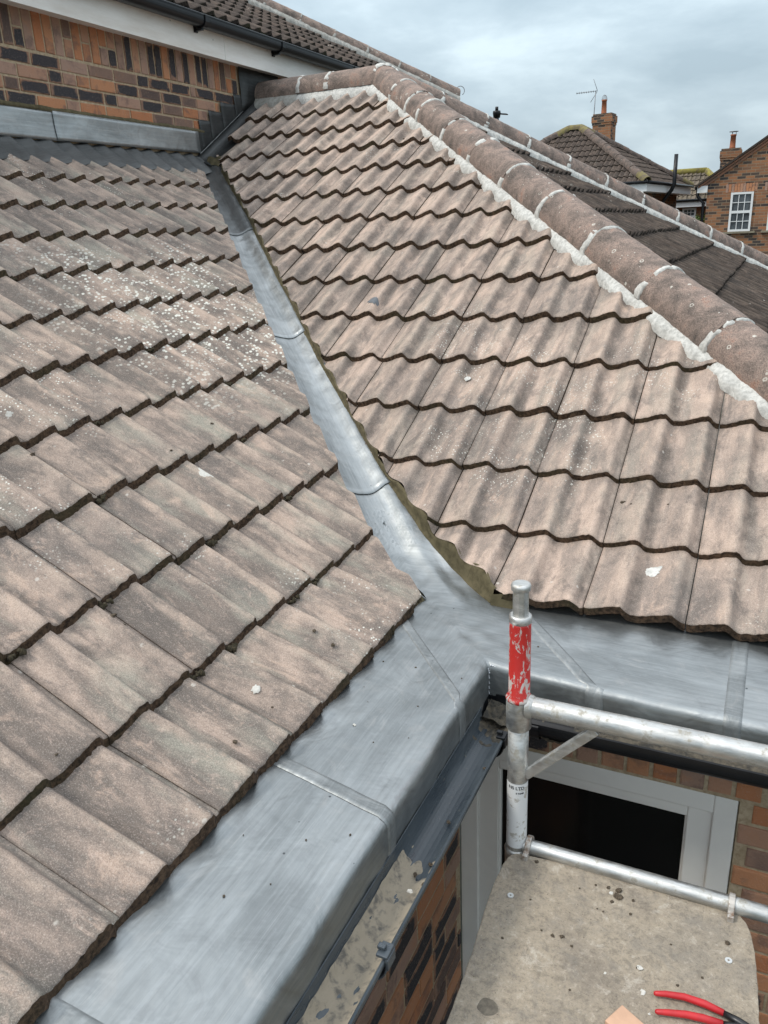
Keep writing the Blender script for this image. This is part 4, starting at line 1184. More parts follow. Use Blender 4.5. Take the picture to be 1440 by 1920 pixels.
for a in range(4):
    t = R(20 + a * 90); mb.box((PX + 0.0160 * math.cos(t), PY + 0.0160 * math.sin(t), 0.358), (0.004, 0.010, 0.066), rot=Matrix.Rotation(t, 3, 'Z'))
mb.tube([(PX, PY, z) for z in (0.388, 0.391, 0.400, 0.405, 0.407)], [0.017, 0.0225, 0.0235, 0.0215, 0.017], 32)
o = SP(mb.obj('spigot', SC, (ALU,)))
mb = MB(); mb.tube([(PX, PY, z) for z in (-0.405, -0.40, -0.362, -0.352, -0.345)], [0.0265, 0.0295, 0.0300, 0.0310, 0.0262], 32); SP(mb.obj('collar', SC, (ALU,)))
mb = MB(); mb.tube([(PX + 0.022, PY, 0.083), (PX + 0.4, PY, 0.0845), (PX + 0.9, PY, 0.085), (PX + 1.33, PY, 0.085)], RTUBE, 32, caps=False)
mb.tube([(PX + 0.020, PY, 0.083), (PX + 0.032, PY, 0.083), (PX + 0.037, PY, 0.083)], [0.0300, 0.0285, 0.0258], 32, caps=False); SP(mb.obj('rail', SC, (ALU,)))
mb = MB(); mb.tube([(PX + 0.020, PY, -0.338), (PX + 0.5, PY, -0.334), (PX + 1.33, PY, -0.332)], 0.0195, 28, caps=False); SP(mb.obj('rung', SC, (ALU,)))
mb = MB(); mb.tube([(PX + 0.020, PY, -0.80), (PX + 1.33, PY, -0.80)], 0.0195, 20, caps=False); SP(mb.obj('rung', SC, (ALU,)))
# flat diagonal brace
mb = MB(); a = Vector((0.538, PY, -0.115)); b = Vector((0.705, PY, 0.062)); d = (b - a); Lb = d.length; d.normalize(); nrm = Vector((-d.z, 0, d.x))
vs = [p + nrm * sx * 0.0125 + Vector((0, sy, 0)) for p in (a, b) for sx in (-1, 1) for sy in (-0.012, 0.003)]
mb.add(vs, [(0, 1, 3, 2), (4, 6, 7, 5), (0, 4, 5, 1), (2, 3, 7, 6), (0, 2, 6, 4), (1, 5, 7, 3)]); o = SP(mb.obj('brace', SC, (ALU,))); bevel(o, 0.003)
# weathered sticker with lettering
def mat_label():
    m = NM('sticker', 0.55); o = m.coord('Object'); n = m.noise(m.coord('Object', (1, 1, 1.0)), 42, 7, 0.7, 0.5); g = m.noise(o, 14, 3, 0.5)
    f = m.math('ADD', m.math('MULTIPLY', n, 0.65), m.math('MULTIPLY', g, 0.35))
    c = m.mix(m.ramp(f, [(0.56, 0.0), (0.58, 1.0)]), (0.66, 0.67, 0.67), (0.40, 0.38, 0.34))
    c = m.mix(m.ramp(n, [(0.30, 1.0), (0.345, 0.0)]), c, (0.05, 0.05, 0.055))
    m.col(c); return m.m
mb = MB(); mb.tube([(PX, PY, z) for z in (-0.333, -0.134)], 0.0262, 40, caps=False); stk = SP(mb.obj('sticker', SC, (mat_label(),)))
def wrap_text(body, size, ang, z, name='lettering', rad=0.02635):
    cu = bpy.data.curves.new(name, 'FONT'); cu.body = body; cu.size = size; cu.align_x = 'CENTER'; cu.offset = 0.0004
    ob = bpy.data.objects.new('tmp', cu); col.objects.link(ob)
    bpy.context.view_layer.update()
    me = bpy.data.meshes.new_from_object(ob.evaluated_get(bpy.context.evaluated_depsgraph_get()))
    bpy.data.objects.remove(ob)
    bm = bmesh.new(); bm.from_mesh(me)
    bmesh.ops.subdivide_edges(bm, edges=[e_ for e_ in bm.edges if abs(e_.verts[0].co.x - e_.verts[1].co.x) > 0.004], cuts=2)
    for v in bm.verts:
        t = ang + v.co.x / rad; v.co = Vector((PX + rad * math.cos(t), PY + rad * math.sin(t), z + v.co.y))
    bm.to_mesh(me); bm.free()
    return SP(link(name, me, SC, (mat_simple('ink', (0.02, 0.02, 0.025), 0.6),)))
cam_ang = math.atan2(-2.2553 - PY, 0.9722 - PX)
wrap_text('NS LTD', 0.0125, cam_ang - 0.10, -0.150)
wrap_text('S TAME', 0.0062, cam_ang + 0.25, -0.163)

# ------------------------------------------------------------------ platform board
BZ = -0.345
outl = [(0.545, -0.662), (0.522, -0.668), (0.507, -0.690), (0.503, -0.760), (0.505, -0.830), (0.513, -0.92), (0.522, -1.02), (0.528, -1.15), (0.530, -1.3), (0.530, -2.9),
        (1.115, -2.9), (1.110, -1.3), (1.106, -1.0), (1.100, -0.88), (1.093, -0.77), (1.083, -0.71), (1.066, -0.665), (1.045, -0.640), (1.015, -0.634), (0.80, -0.640)]
def smooth_loop(p, n=3):
    for _ in range(n - 1):
        q = []
        for i in range(len(p)):
            a, b = Vector(p[i]), Vector(p[(i + 1) % len(p)]); q += [a.lerp(b, 0.25), a.lerp(b, 0.75)]
        p = q
    return p
ol = smooth_loop([Vector(p) for p in outl])
ol2 = []
for i in range(len(ol)):       # resample and roughen the cut edge
    a, b = ol[i], ol[(i + 1) % len(ol)]; n = max(1, int((b - a).length / 0.012))
    for j in range(n):
        p = a.lerp(b, j / n); ol2.append(p + Vector((1, 0.6)) * (0.0022 * nz3(p.x * 60, p.y * 60, 0) + 0.0014 * nz3(p.x * 200, p.y * 200, 3)))
PL = tag(empty('scaffold_board', (0.81, -0.64, BZ)), 'weathered grey plywood scaffold platform with rounded corners hooked over the lower rung', 'platform')
bm = bmesh.new(); vt = [bm.verts.new((p.x, p.y, BZ)) for p in ol2]; ft = bm.faces.new(vt)
if ft.normal.z < 0: ft.normal_flip()
ex = bmesh.ops.extrude_face_region(bm, geom=[ft]); bmesh.ops.translate(bm, vec=(0, 0, -0.014), verts=[g for g in ex['geom'] if isinstance(g, bmesh.types.BMVert)])
bmesh.ops.recalc_face_normals(bm, faces=bm.faces)
me = bpy.data.meshes.new('deck'); bm.to_mesh(me); bm.free()
o = link('deck', me, PL, (BOARD,)); o.location = -PL.location; bevel(o, 0.0025, 2, 50)
mb = MB(); mb.box2((0.56, -2.85, BZ - 0.06), (1.08, -0.70, BZ - 0.0145)); o = mb.obj('deck_frame', PL, (ALU,)); o.location = -PL.location
for hx in (0.552, 1.035):
    mb = MB(); P = []
    for i in range(13):
        t = R(-20 + 205 * i / 12)
        rows_ = [];
        for (rr2, xx) in ((0.0200, -0.007), (0.0270, -0.007), (0.0270, 0.007), (0.0200, 0.007), (0.0200, -0.007)):
            rows_.append(Vector((hx + xx, PY + rr2 * math.cos(t) * -1.0, -0.336 + rr2 * math.sin(t))))
        P.append(rows_)
    mb.grid(P, smooth=False); mb.box2((hx - 0.007, PY - 0.045, -0.372), (hx + 0.007, PY - 0.021, -0.330))
    o = mb.obj('hook', PL, (mat_simple('hook_metal', (0.50, 0.47, 0.43), 0.55, 0.5, c2=(0.24, 0.16, 0.11), sc=50, lo=0.5, hi=0.66),)); o.location = -PL.location; bevel(o, 0.002)

mb = MB(); N = 26; vs = [Vector((0, 0, 0))]
for k in (1, 2):
    for j in range(N):
        t = 2 * math.pi * j / N; r0 = 0.019 * k / 2 * (1 + 0.25 * nz3(math.cos(t) * 1.5, math.sin(t) * 1.5, 5)); vs.append(Vector((r0 * 1.2 * math.cos(t), r0 * math.sin(t), 0.0006 if k == 1 else -0.0002)))
mb.add(vs, [(0, 1 + j, 1 + (j + 1) % N) for j in range(N)] + [(1 + j, 1 + N + j, 1 + N + (j + 1) % N, 1 + (j + 1) % N) for j in range(N)], smooth=True)
o = mb.obj('stain', PL, (mat_simple('stain_brown', (0.10, 0.085, 0.065), 0.8, c2=(0.17, 0.145, 0.11), sc=60),)); o.location = Vector((0.594, -1.106, BZ + 0.0003)) - PL.location
# ------------------------------------------------------------------ things on the board
def crumb(name, loc, r, mat, label, cat, group, seed, sq=0.6):
    mb = MB(); blob(mb, (0, 0, 0), r, n=8, sq=sq, rough=0.9, seed=seed); o = mb.obj(name, None, (mat,))
    for p in o.data.polygons: p.use_smooth = False
    o.location = (loc[0], loc[1], loc[2] + r * sq * 0.45); o.rotation_euler = (0, 0, seed * 1.3)
    tag(o, label, cat, group); return o
bc = [(0.582, -0.678, 5), (0.734, -0.694, 3), (0.763, -0.691, 4.5), (0.788, -0.692, 6.5), (0.789, -0.711, 8), (0.779, -0.731, 4), (0.824, -0.708, 3.5), (0.751, -0.765, 2), (0.765, -0.768, 2), (0.825, -0.75, 3.5), (0.674, -0.88, 4), (0.694, -0.875, 4.5), (0.72, -0.891, 3),
      (1.033, -0.748, 5.5), (0.862, -0.889, 3.5), (0.945, -0.90, 3), (0.647, -0.876, 2.5), (0.572, -0.932, 3), (0.60, -0.80, 2.5), (0.70, -0.72, 2.4), (0.92, -0.80, 2.2), (0.99, -0.86, 2.6), (0.74, -1.0, 2.5)]
for i, (x, y, r_) in enumerate(bc):
    crumb('mortar_crumb', (x, y, BZ), r_ * 0.0011, CRUMB, 'small dark mortar crumb lying on the plywood platform', 'crumb', 'dark mortar crumbs on the platform', i + 1)
for i, (x, y, r_) in enumerate([(0.772, -0.705, 4), (0.866, -0.889, 6), (0.881, -0.945, 4.5), (0.80, -0.93, 2.5), (0.90, -0.99, 2.5)]):
    crumb('white_chip', (x, y, BZ), r_ * 0.0013, CRUMB_W, 'small white chip lying on the plywood platform', 'chip', 'white chips on the platform', i + 40, 0.35)
for (x, y, lb) in ((0.553, -0.807, 'small pale round washer near the left edge of the platform'), (1.038, -0.794, 'small pale round washer near the right edge of the platform')):
    mb = MB(); pts = []
    N = 20; vs = []; fs = []
    for (rr2, z) in ((0.0025, 0.0), (0.0025, 0.002), (0.0075, 0.002), (0.0075, 0.0)):
        vs += [Vector((rr2 * math.cos(2 * math.pi * j / N), rr2 * math.sin(2 * math.pi * j / N), z)) for j in range(N)]
    for k in range(3):
        for j in range(N): fs.append((k * N + j, (k + 1) * N + j, (k + 1) * N + (j + 1) % N, k * N + (j + 1) % N))
    mb.add(vs, [f[::-1] for f in fs]); o = mb.obj('washer', None, (mat_simple('washer_grey', (0.55, 0.56, 0.55), 0.4, 0.3),)); o.location = (x, y, BZ + 0.0005); tag(o, lb, 'washer')
PR = tag(empty('pliers', (0.98, -0.95, BZ)), 'pair of red handled pliers lying at the bottom edge of the platform', 'pliers')
RUBR = mat_simple('red_grip', (0.50, 0.018, 0.022), 0.38, c2=(0.40, 0.015, 0.02), sc=30); STEEL = mat_simple('tool_steel', (0.05, 0.05, 0.052), 0.35, 0.7, var=0.3, sc=60)
def PP(o): o.location = -PR.location; return o
mb = MB(); mb.tube([(0.902, -0.947, BZ + .011), (0.906, -0.946, BZ + .011), (0.925, -0.940, BZ + .012), (0.960, -0.932, BZ + .012), (1.000, -0.932, BZ + .012), (1.036, -0.938, BZ + .012)], [0.003, 0.0052, 0.0062, 0.0072, 0.0078, 0.0068], 14); PP(mb.obj('handle', PR, (RUBR,)))
mb = MB(); mb.tube([(0.910, -0.988, BZ + .011), (0.914, -0.987, BZ + .011), (0.935, -0.980, BZ + .011), (0.968, -0.971, BZ + .012), (1.000, -0.966, BZ + .012), (1.036, -0.963, BZ + .012)], [0.003, 0.0052, 0.0062, 0.0072, 0.0078, 0.0068], 14); PP(mb.obj('handle', PR, (RUBR,)))
mb = MB(); mb.tube([(1.034, -0.938, BZ + .012), (1.062, -0.945, BZ + .012), (1.085, -0.953, BZ + .012), (1.105, -0.960, BZ + .010)], [0.006, 0.008, 0.008, 0.003], 10)
mb.tube([(1.034, -0.963, BZ + .010), (1.062, -0.957, BZ + .010), (1.085, -0.955, BZ + .010), (1.106, -0.962, BZ + .009)], [0.006, 0.008, 0.008, 0.003], 10); PP(mb.obj('jaw', PR, (STEEL,)))
mb = MB(); mb.box((0.868, -1.047, BZ + 0.010), (0.075, 0.055, 0.018), rot=Matrix.Rotation(R(-28), 3, 'Z')); o = mb.obj('timber_offcut', None, (mat_simple('fresh_timber', (0.58, 0.36, 0.24), 0.8, var=0.2, sc=14),)); bevel(o, 0.002)
tag(o, 'pinkish timber offcut at the bottom edge beside the pliers', 'offcut')

# ------------------------------------------------------------------ bits lying on tiles and lead
for i, (x, y) in enumerate([(0.071, -0.6), (0.198, -0.802), (0.063, -0.46), (0.112, -0.659), (0.215, -1.154), (0.148, -1.347), (0.21, -1.281), (0.24, -0.62), (0.16, -0.45), (0.27, -0.75), (0.12, -0.98), (0.29, -1.1), (0.09, -1.2), (0.30, -0.45), (0.45, -0.2)]):
    crumb('mortar_crumb', (x, y, zlead(x, y)), 0.0015 + 0.0013 * ((i * 7) % 3) / 2, CRUMB, 'tiny dark mortar crumb lying on the eaves lead', 'crumb', 'dark crumbs on the eaves lead', i + 60)
crumb('white_chip', (0.125, -0.763, zlead(0.125, -0.763)), 0.004, CRUMB_W, 'round white chip lying on the left eaves lead sheet', 'chip', None, 81)
crumb('white_chip', (0.412, -1.075, LZ - 0.035), 0.0055, CRUMB_W, 'round white chip lying in the left gutter', 'chip', None, 82)
for i, (x, y) in enumerate([(0.425, -0.62), (0.408, -0.84), (0.42, -0.98), (0.40, -1.02), (0.428, -1.04)]):
    crumb('mortar_crumb', (x, y, LZ - 0.044), 0.005, CRUMB, 'small brown crumb lying in the left gutter', 'crumb', 'brown crumbs in the left gutter', i + 90)
def onA(s, y, n=0.0): return Vector((-s * CO + SI * n, y, s * SI + CO * n - 0.014))
def onB(s, x, n=0.0): return Vector((x, s * CO - SI * n, s * SI + CO * n))
def surfA(x, y):
    s = -x / CO; kk = s / 0.3131; ph = kk % 1; l0 = 0.05 if kk < 1 else 0.0
    return -x * TAN - 0.014 + (l0 * (1 - ph) - 0.027 * ph + prof((y - 0.017) / 0.15)) / CO
def surfB(x, y):
    s = y / CO; kk = s / 0.3193; ph = kk % 1; l0 = 0.055 if kk < 1 else 0.0
    return y * TAN + (l0 * (1 - ph) - 0.027 * ph + prof((x - 0.8392 + 3.6) / 0.15)) / CO
for i, (x, y, r_) in enumerate([(-0.128, -0.517, 5), (-0.06, -0.532, 5.5), (-0.305, -0.278, 5), (-0.057, -0.853, 3), (-0.06, -1.008, 5), (-0.482, -0.917, 7), (-0.474, -0.895, 5), (-1.045, -0.605, 9), (-1.018, -0.623, 6), (-0.60, -0.45, 3), (-0.85, -0.2, 4), (-0.9, 0.1, 5), (-1.5, 0.9, 6), (-0.3, -1.3, 3)]):
    crumb('mortar_crumb', (x, y, surfA(x, y)), r_ * 0.0012, CRUMB, 'small dark crumb lying on the left tiled slope', 'crumb', 'dark crumbs on the left slope', i + 110)
for i, (x, y, r_) in enumerate([(0.568, 0.46, 8), (0.60, 0.44, 4), (0.555, 0.276, 7), (0.719, 0.473, 4), (-0.3, 2.3, 6), (-0.22, 2.2, 5), (-0.6, 2.5, 6), (-1.4, 3.1, 6)]):
    crumb('mortar_crumb', (x, y, surfB(x, y)), r_ * 0.0012, CRUMB, 'small dark crumb lying on the right tiled slope', 'crumb', 'dark crumbs on the right slope', i + 140)
def surfBh(x, y): return surfB(x, y) + 0.006
# pale lichen / mortar splats
def splat(name, cx, cy, rr2, surf, mat, label, cat, seed, asp=1.0, ang=0.0):
    mb = MB(); N = 30; vs = [Vector((cx, cy, surf(cx, cy) + 0.0018))]
    rings = 4
    for k in range(1, rings + 1):
        for j in range(N):
            t = 2 * math.pi * j / N; rad = rr2 * k / rings * (1 + 0.45 * nz3(math.cos(t) * 1.7 + seed, math.sin(t) * 1.7, seed) + 0.25 * nz3(math.cos(t) * 6 + seed, math.sin(t) * 6, seed))
            dx, dy = rad * math.cos(t) * asp, rad * math.sin(t)
            x = cx + dx * math.cos(ang) - dy * math.sin(ang); y = cy + dx * math.sin(ang) + dy * math.cos(ang)
            vs.append(Vector((x, y, surf(x, y) + (0.0022 if k < rings else -0.001))))
    fs = [(0, 1 + j, 1 + (j + 1) % N) for j in range(N)]
    for k in range(rings - 1):
        for j in range(N): fs.append((1 + k * N + j, 1 + (k + 1) * N + j, 1 + (k + 1) * N + (j + 1) % N, 1 + k * N + (j + 1) % N))
    mb.add(vs, fs, smooth=True); o = mb.obj(name, None, (mat,)); tag(o, label, cat); return o
splat('mortar_splat', 0.715, 0.195, 0.027, surfBh, MORT_W, 'white mortar splat on a dark tile of the lowest right course', 'splat', 3)
splat('mortar_splat', -0.735, -0.175, 0.026, surfA, CRUMB_W, 'white mortar splat on the nose of a middle left course', 'splat', 5, 1.3)
splat('mortar_splat', -0.12, -0.83, 0.011, surfA, CRUMB_W, 'small white splat on the lowest left course', 'splat', 8)
splat('mortar_splat', -0.20, 1.005, 0.015, surfBh, MORT_W, 'round pale lump on the middle of the right slope', 'splat', 9)
splat('slate_patch', -0.87, 1.455, 0.045, surfB, mat_simple('slate_grey', (0.12, 0.13, 0.14), 0.7), 'grey flaked patch on the right slope near the valley', 'patch', 12, 0.5, 0.9)
splat('mortar_splat', -1.205, -0.53, 0.014, surfA, MORT_G, 'grey lump near the left edge of the left slope', 'splat', 15)
splat('mortar_splat', -2.51, 1.98, 0.02, surfA, CRUMB_W, 'white splat on the topmost left course', 'splat', 16)
# moss in the laps of the left slope
rngm = random.Random(4)
for i in range(26):
    k = rngm.choice([1, 1, 2, 2, 3, 3, 4, 5, 5, 6, 7]); s = smA(k) - 0.004; y = -1.75 + rngm.random() * (s * CO + 1.45)
    y = round((y - 0.017) / 0.15) * 0.15 + 0.017 + rngm.uniform(-0.012, 0.02)
    if y + -s * CO > -0.2: continue
    x = -s * CO + 0.004
    mb = MB()
    for j in range(7): blob(mb, (rngm.uniform(-0.006, 0.010), rngm.uniform(-0.022, 0.022), rngm.uniform(-0.004, 0.005)), rngm.uniform(0.004, 0.009), n=7, rough=0.9, seed=i * 9 + j)
    o = mb.obj('moss_tuft', None, (MOSS,)); o.location = (x, y, s * SI - 0.026 + prof((y - 0.017) / 0.15) * 0.6)
    tag(o, 'dark moss tuft in the lap between left slope tile courses', 'moss', 'moss tufts in the laps of the left slope')

# ------------------------------------------------------------------ far houses
def quad_uv(mb, pts, mat=0):
    p = [Vector(q) for q in pts]; u = (p[1] - p[0]); u.z = 0; u.normalize()
    uv = [((q - p[0]).dot(u) + 3.3, q.z) for q in p]
    mb.add(p, [tuple(range(len(p)))], mat, 0.5, uv)
def far_window(parent, c, ux, w_, h, cols, rows, tot, depth=0.05, name='window', soldier=True):
    """window centred at c (bottom middle), ux along wall, normal towards camera"""
    c = Vector(c); ux = Vector(ux).normalized(); nx = Vector((ux.y, -ux.x, 0))
    rot = Matrix((ux, -nx, Vector((0, 0, 1)))).transposed()
    r_ = empty(name, c); r_.parent = parent; r_.location = c - tot
    def B(mb, x0, x1, z0, z1, d0, d1):
        mb.box(rot @ Vector(((x0 + x1) / 2, -(d0 + d1) / 2, (z0 + z1) / 2)), (x1 - x0, d1 - d0, z1 - z0), rot=rot)
    f = MB(); t = 0.055
    B(f, -w_ / 2, -w_ / 2 + t, 0, h, 0.0, 0.05); B(f, w_ / 2 - t, w_ / 2, 0, h, 0.0, 0.05); B(f, -w_ / 2 + t, w_ / 2 - t, 0, t, 0.0, 0.049); B(f, -w_ / 2 + t, w_ / 2 - t, h - t, h, 0.0, 0.049)
    B(f, -w_ / 2 + t, w_ / 2 - t, h * 0.5 - 0.035, h * 0.5 + 0.035, 0.0, 0.048)
    for a in (0, 1):
        z0 = t if a == 0 else h * 0.5 + 0.035; z1 = h * 0.5 - 0.035 if a == 0 else h - t
        for i in range(1, cols): x = -w_ / 2 + t + (w_ - 2 * t) * i / cols; B(f, x - 0.009, x + 0.009, z0, z1, 0.0, 0.035)
        for i in range(1, rows): z = z0 + (z1 - z0) * i / rows; B(f, -w_ / 2 + t, w_ / 2 - t, z - 0.009, z + 0.009, 0.0, 0.034)
    f.obj('window_frame', r_, (UPVC,))
    g = MB(); B(g, -w_ / 2 + t, w_ / 2 - t, t, h - t, 0.006, 0.012); g.obj('pane', r_, (GLASS_F,))
    s = MB(); B(s, -w_ / 2 - 0.13, w_ / 2 + 0.13, -0.055, 0.0, -0.02, 0.09); s.obj('sill', r_, (mat_simple('stone_sill', (0.24, 0.21, 0.15), 0.9, var=0.3, sc=5),))
    if soldier:
        s = MB(); n = int((w_ + 0.3) / 0.075)
        for i in range(n):
            x = -w_ / 2 - 0.15 + i * 0.075; B(s, x, x + 0.065, h + 0.01, h + 0.225, 0.0, 0.006)
            for j in range(6): s.r[-1 - j] = random.Random(i).random() * 0.45
        s.obj('lintel', r_, (BRICK,))
    # curtains
    cu = MB(); N = 24; P = []
    for i in range(N + 1):
        x = -w_ / 2 + t + (w_ - 2 * t) * 0.86 * i / N; row = []
        for z in (t, h - t): row.append(rot @ Vector((x, 0.022 + 0.008 * math.sin(i * 1.4), z)))
        P.append(row)
    return r_
# --- hipped house
H1 = tag(empty('hipped_house', (-2.455, 21.5, -2.4)), 'far brown roofed brick house with hipped roof and square chimney left of centre background', 'house')
o1 = H1.location.copy()
K = Vector((-2.455, 21.5, 2.172)); ph = R(6); v1 = Vector((math.sin(ph), math.cos(ph), 0)); u1 = Vector((-math.cos(ph), math.sin(ph), 0))
LU, LV = 6.0, 5.6
def loc(a, b, z): return K + u1 * a + v1 * b + Vector((0, 0, z))
SL = 0.63; ang1 = math.atan(SL)
def H1P(o, T=o1): o.location = -T; return o
# walls (inset from the eaves)
mb = MB(); iu = 0.35; zt = -0.13
cs_ = [loc(iu, iu, 0), loc(LU - iu, iu, 0), loc(LU - iu, LV - iu, 0), loc(iu, LV - iu, 0)]
for i in range(4):
    a, b = cs_[i], cs_[(i + 1) % 4]
    quad_uv(mb, [(a.x, a.y, -2.4), (b.x, b.y, -2.4), (b.x, b.y, K.z + zt), (a.x, a.y, K.z + zt)])
H1P(mb.obj('wall', H1, (FB2,)))
def prism_ring(mb, outer, z0, z1, mat=0):
    n = len(outer); vs = [Vector((p.x, p.y, z0)) for p in outer] + [Vector((p.x, p.y, z1)) for p in outer]
    mb.add(vs, [(i, (i + 1) % n, n + (i + 1) % n, n + i) for i in range(n)] + [tuple(range(n))[::-1]], mat)
mb = MB(); prism_ring(mb, [loc(0, 0, 0), loc(LU, 0, 0), loc(LU, LV, 0), loc(0, LV, 0)], K.z - 0.24, K.z - 0.05); H1P(mb.obj('fascia', H1, (UPVC,)))
mb = MB()
for a, b in ((loc(-.04, -.06, -.03), loc(LU, -.06, -.03)), (loc(-.06, -.04, -.03), loc(-.06, LV, -.03))): mb.tube([a + Vector((0, 0, 0.02)), b + Vector((0, 0, 0.02))], 0.04, 10)
H1P(mb.obj('gutter', H1, (PVC_B,)))
def far_slope(name, parent, T, org, ed, inw, length, ncourse, clips, slope, mats, seed):
    a_ = math.atan(slope); ed = Vector(ed); inw = Vector(inw)
    upv = inw * math.cos(a_) + Vector((0, 0, math.sin(a_))); nrm = -inw * math.sin(a_) + Vector((0, 0, math.cos(a_)))
    o = tile_slope(name, parent, org, ed, upv, nrm, ncourse, 0, 0, int(length / 0.3) + 1, clips, mats, None, 0, res=8, jit=1.2, seed=seed, gauge=0.32)
    o.location = -T; return o
TM = (TILE_M, NOSE_D)
mid = LV / 2
hipn = (u1 - v1).normalized()
d_up = lambda sgn: None
far_slope('roof_slope', H1, o1, loc(0, 0, 0), u1, v1, LU, 11, lambda k: [(loc(0, 0, 0), (v1 - u1).normalized()), (loc(LU, 0, 0), (v1 + u1).normalized()), (loc(0, mid, 0), v1)], SL, TM, 41)
far_slope('roof_slope', H1, o1, loc(0, 0, 0), v1, u1, LV, 11, lambda k: [(loc(0, 0, 0), (u1 - v1).normalized()), (loc(0, LV, 0), (u1 + v1).normalized())], SL, TM, 42)
mb = MB(); Zr = mid * SL
for pts in ([loc(LU, 0, -.03), loc(LU - mid, mid, Zr - .03), loc(LU, LV, -.03)], [loc(0, LV, -.03), loc(LU, LV, -.03), loc(LU - mid, mid, Zr - .03), loc(mid, mid, Zr - .03)]):
    mb.add(pts, [tuple(range(len(pts)))])
H1P(mb.obj('roof_slope', H1, (TILE_M,)))
A1 = loc(mid, mid, Zr)
YEL = mat_simple('lichen_yellow', (0.19, 0.16, 0.06), 0.95, c2=(0.11, 0.085, 0.065), sc=9)
for a, b, m_ in ((A1, loc(0, 0, 0), HIP_D), (A1, loc(LU - mid, mid, Zr), HIP_D), (A1, loc(0, LV, 0), HIP_D), (loc(LU - mid, mid, Zr), loc(LU, 0, 0), HIP_D)):
    d = (b - a).normalized(); wv = d.cross(Vector((0, 0, 1))).normalized(); nv = wv.cross(d); nv = nv if nv.z > 0 else -nv
    n = max(1, int((b - a).length / 0.42))
    for i in range(n):
        o = half_round('hip_tile', H1, a.lerp(b, i / n) + nv * 0.01 * (i % 2), a.lerp(b, (i + 1) / n) + nv * 0.01 * (i % 2), wv, nv, rad=0.12, seg=8, mat=YEL if (i == 0 or i == n - 1) else m_, rnd=random.random()); o.location = -o1
def chimney(parent, T, c, ux, w_, d_, z0, z1, mats, pots, lead=None):
    c = Vector(c); ux = Vector(ux).normalized(); vx = Vector((-ux.y, ux.x, 0))
    ch = MB()
    def ring(hw, hd, za, zb, cap=True):
        p = [c + ux * sx * hw + vx * sy * hd for sx, sy in ((-1, -1), (1, -1), (1, 1), (-1, 1))]
        for i in range(4): quad_uv(ch, [(p[i].x, p[i].y, za), (p[(i + 1) % 4].x, p[(i + 1) % 4].y, za), (p[(i + 1) % 4].x, p[(i + 1) % 4].y, zb), (p[i].x, p[i].y, zb)])
        ch.add([Vector((q.x, q.y, zb)) for q in p], [(0, 1, 2, 3)], 1); ch.add([Vector((q.x, q.y, za)) for q in p], [(3, 2, 1, 0)], 1)
    H = z1 - z0
    ring(w_ / 2 * 0.9, d_ / 2 * 0.9, z0, z1 - 0.33); ring(w_ / 2 * 0.95, d_ / 2 * 0.95, z1 - 0.33, z1 - 0.26); ring(w_ / 2, d_ / 2, z1 - 0.26, z1 - 0.06); ring(w_ / 2 * 0.9, d_ / 2 * 0.9, z1 - 0.06, z1)
    o = ch.obj('chimney', parent, mats); o.location = -T
    for (px, h, r_) in pots:
        m_ = MB(); b = c + ux * px
        m_.tube([(b.x, b.y, z) for z in (z1 - 0.02, z1 + 0.05, z1 + h * 0.9, z1 + h * 0.9 + 0.001, z1 + h)], [r_ * 1.12, r_, r_ * 0.88, r_ * 1.02, r_ * 1.0], 16)
        q = m_.obj('chimney_pot', o, (TERRA,))
    return o
MOSSY = mat_simple('mossy_cement', (0.17, 0.14, 0.075), 0.95, c2=(0.10, 0.09, 0.05), sc=8)
cc = loc(2.6, 4.45, 0)
ch1 = chimney(H1, o1, (cc.x, cc.y, 0), -u1, 0.66, 0.6, 2.5, 4.45, (FB1, MOSSY), [(-0.03, 0.42, 0.085)])
mb = MB(); cb = cc + u1 * 0.03
for k in range(6):
    t = math.pi * k / 6
    pts = [Vector((cb.x, cb.y, 4.86)) + Vector((math.cos(t), math.sin(t), 0)) * 0.085 * math.cos(R(a)) + Vector((0, 0, 1)) * 0.15 * math.sin(R(a)) for a in range(0, 181, 15)]
    mb.tube(pts, 0.004, 4)
mb.obj('wire_cowl', ch1, (GREYM,))
mb = MB()       # lead flashing stepping down the chimney side
a = loc(3.0, 3.7, 0) 
for i in range(7):
    q = cc - v1 * 0.40 + (-u1) * (-0.38 + 0.13 * i) ; mb.box((q.x, q.y, 3.24 - 0.0 * i), (0.12, 0.06, 0.28))
o = mb.obj('chimney_flashing', H1, (mat_simple('flashing_grey', (0.42, 0.44, 0.46), 0.6),)); o.location = -o1
# small casement, soil pipe
far_window(H1, loc(iu - 0.012, 1.35, -1.12), v1, 0.28, 0.52, 1, 1, o1, soldier=False)
mb = MB(); q = loc(iu - 0.12, 2.35, 0)
mb.tube([(q.x, q.y, -2.3), (q.x, q.y, 0.9), (q.x + 0.02, q.y, 1.55), (q.x + 0.36, q.y - 0.1, 2.0), (q.x + 0.42, q.y - 0.1, 2.15), (q.x + 0.42, q.y - 0.1, 2.95)], 0.055, 12); o = mb.obj('soil_pipe', H1, (PVC_B,)); o.location = -o1
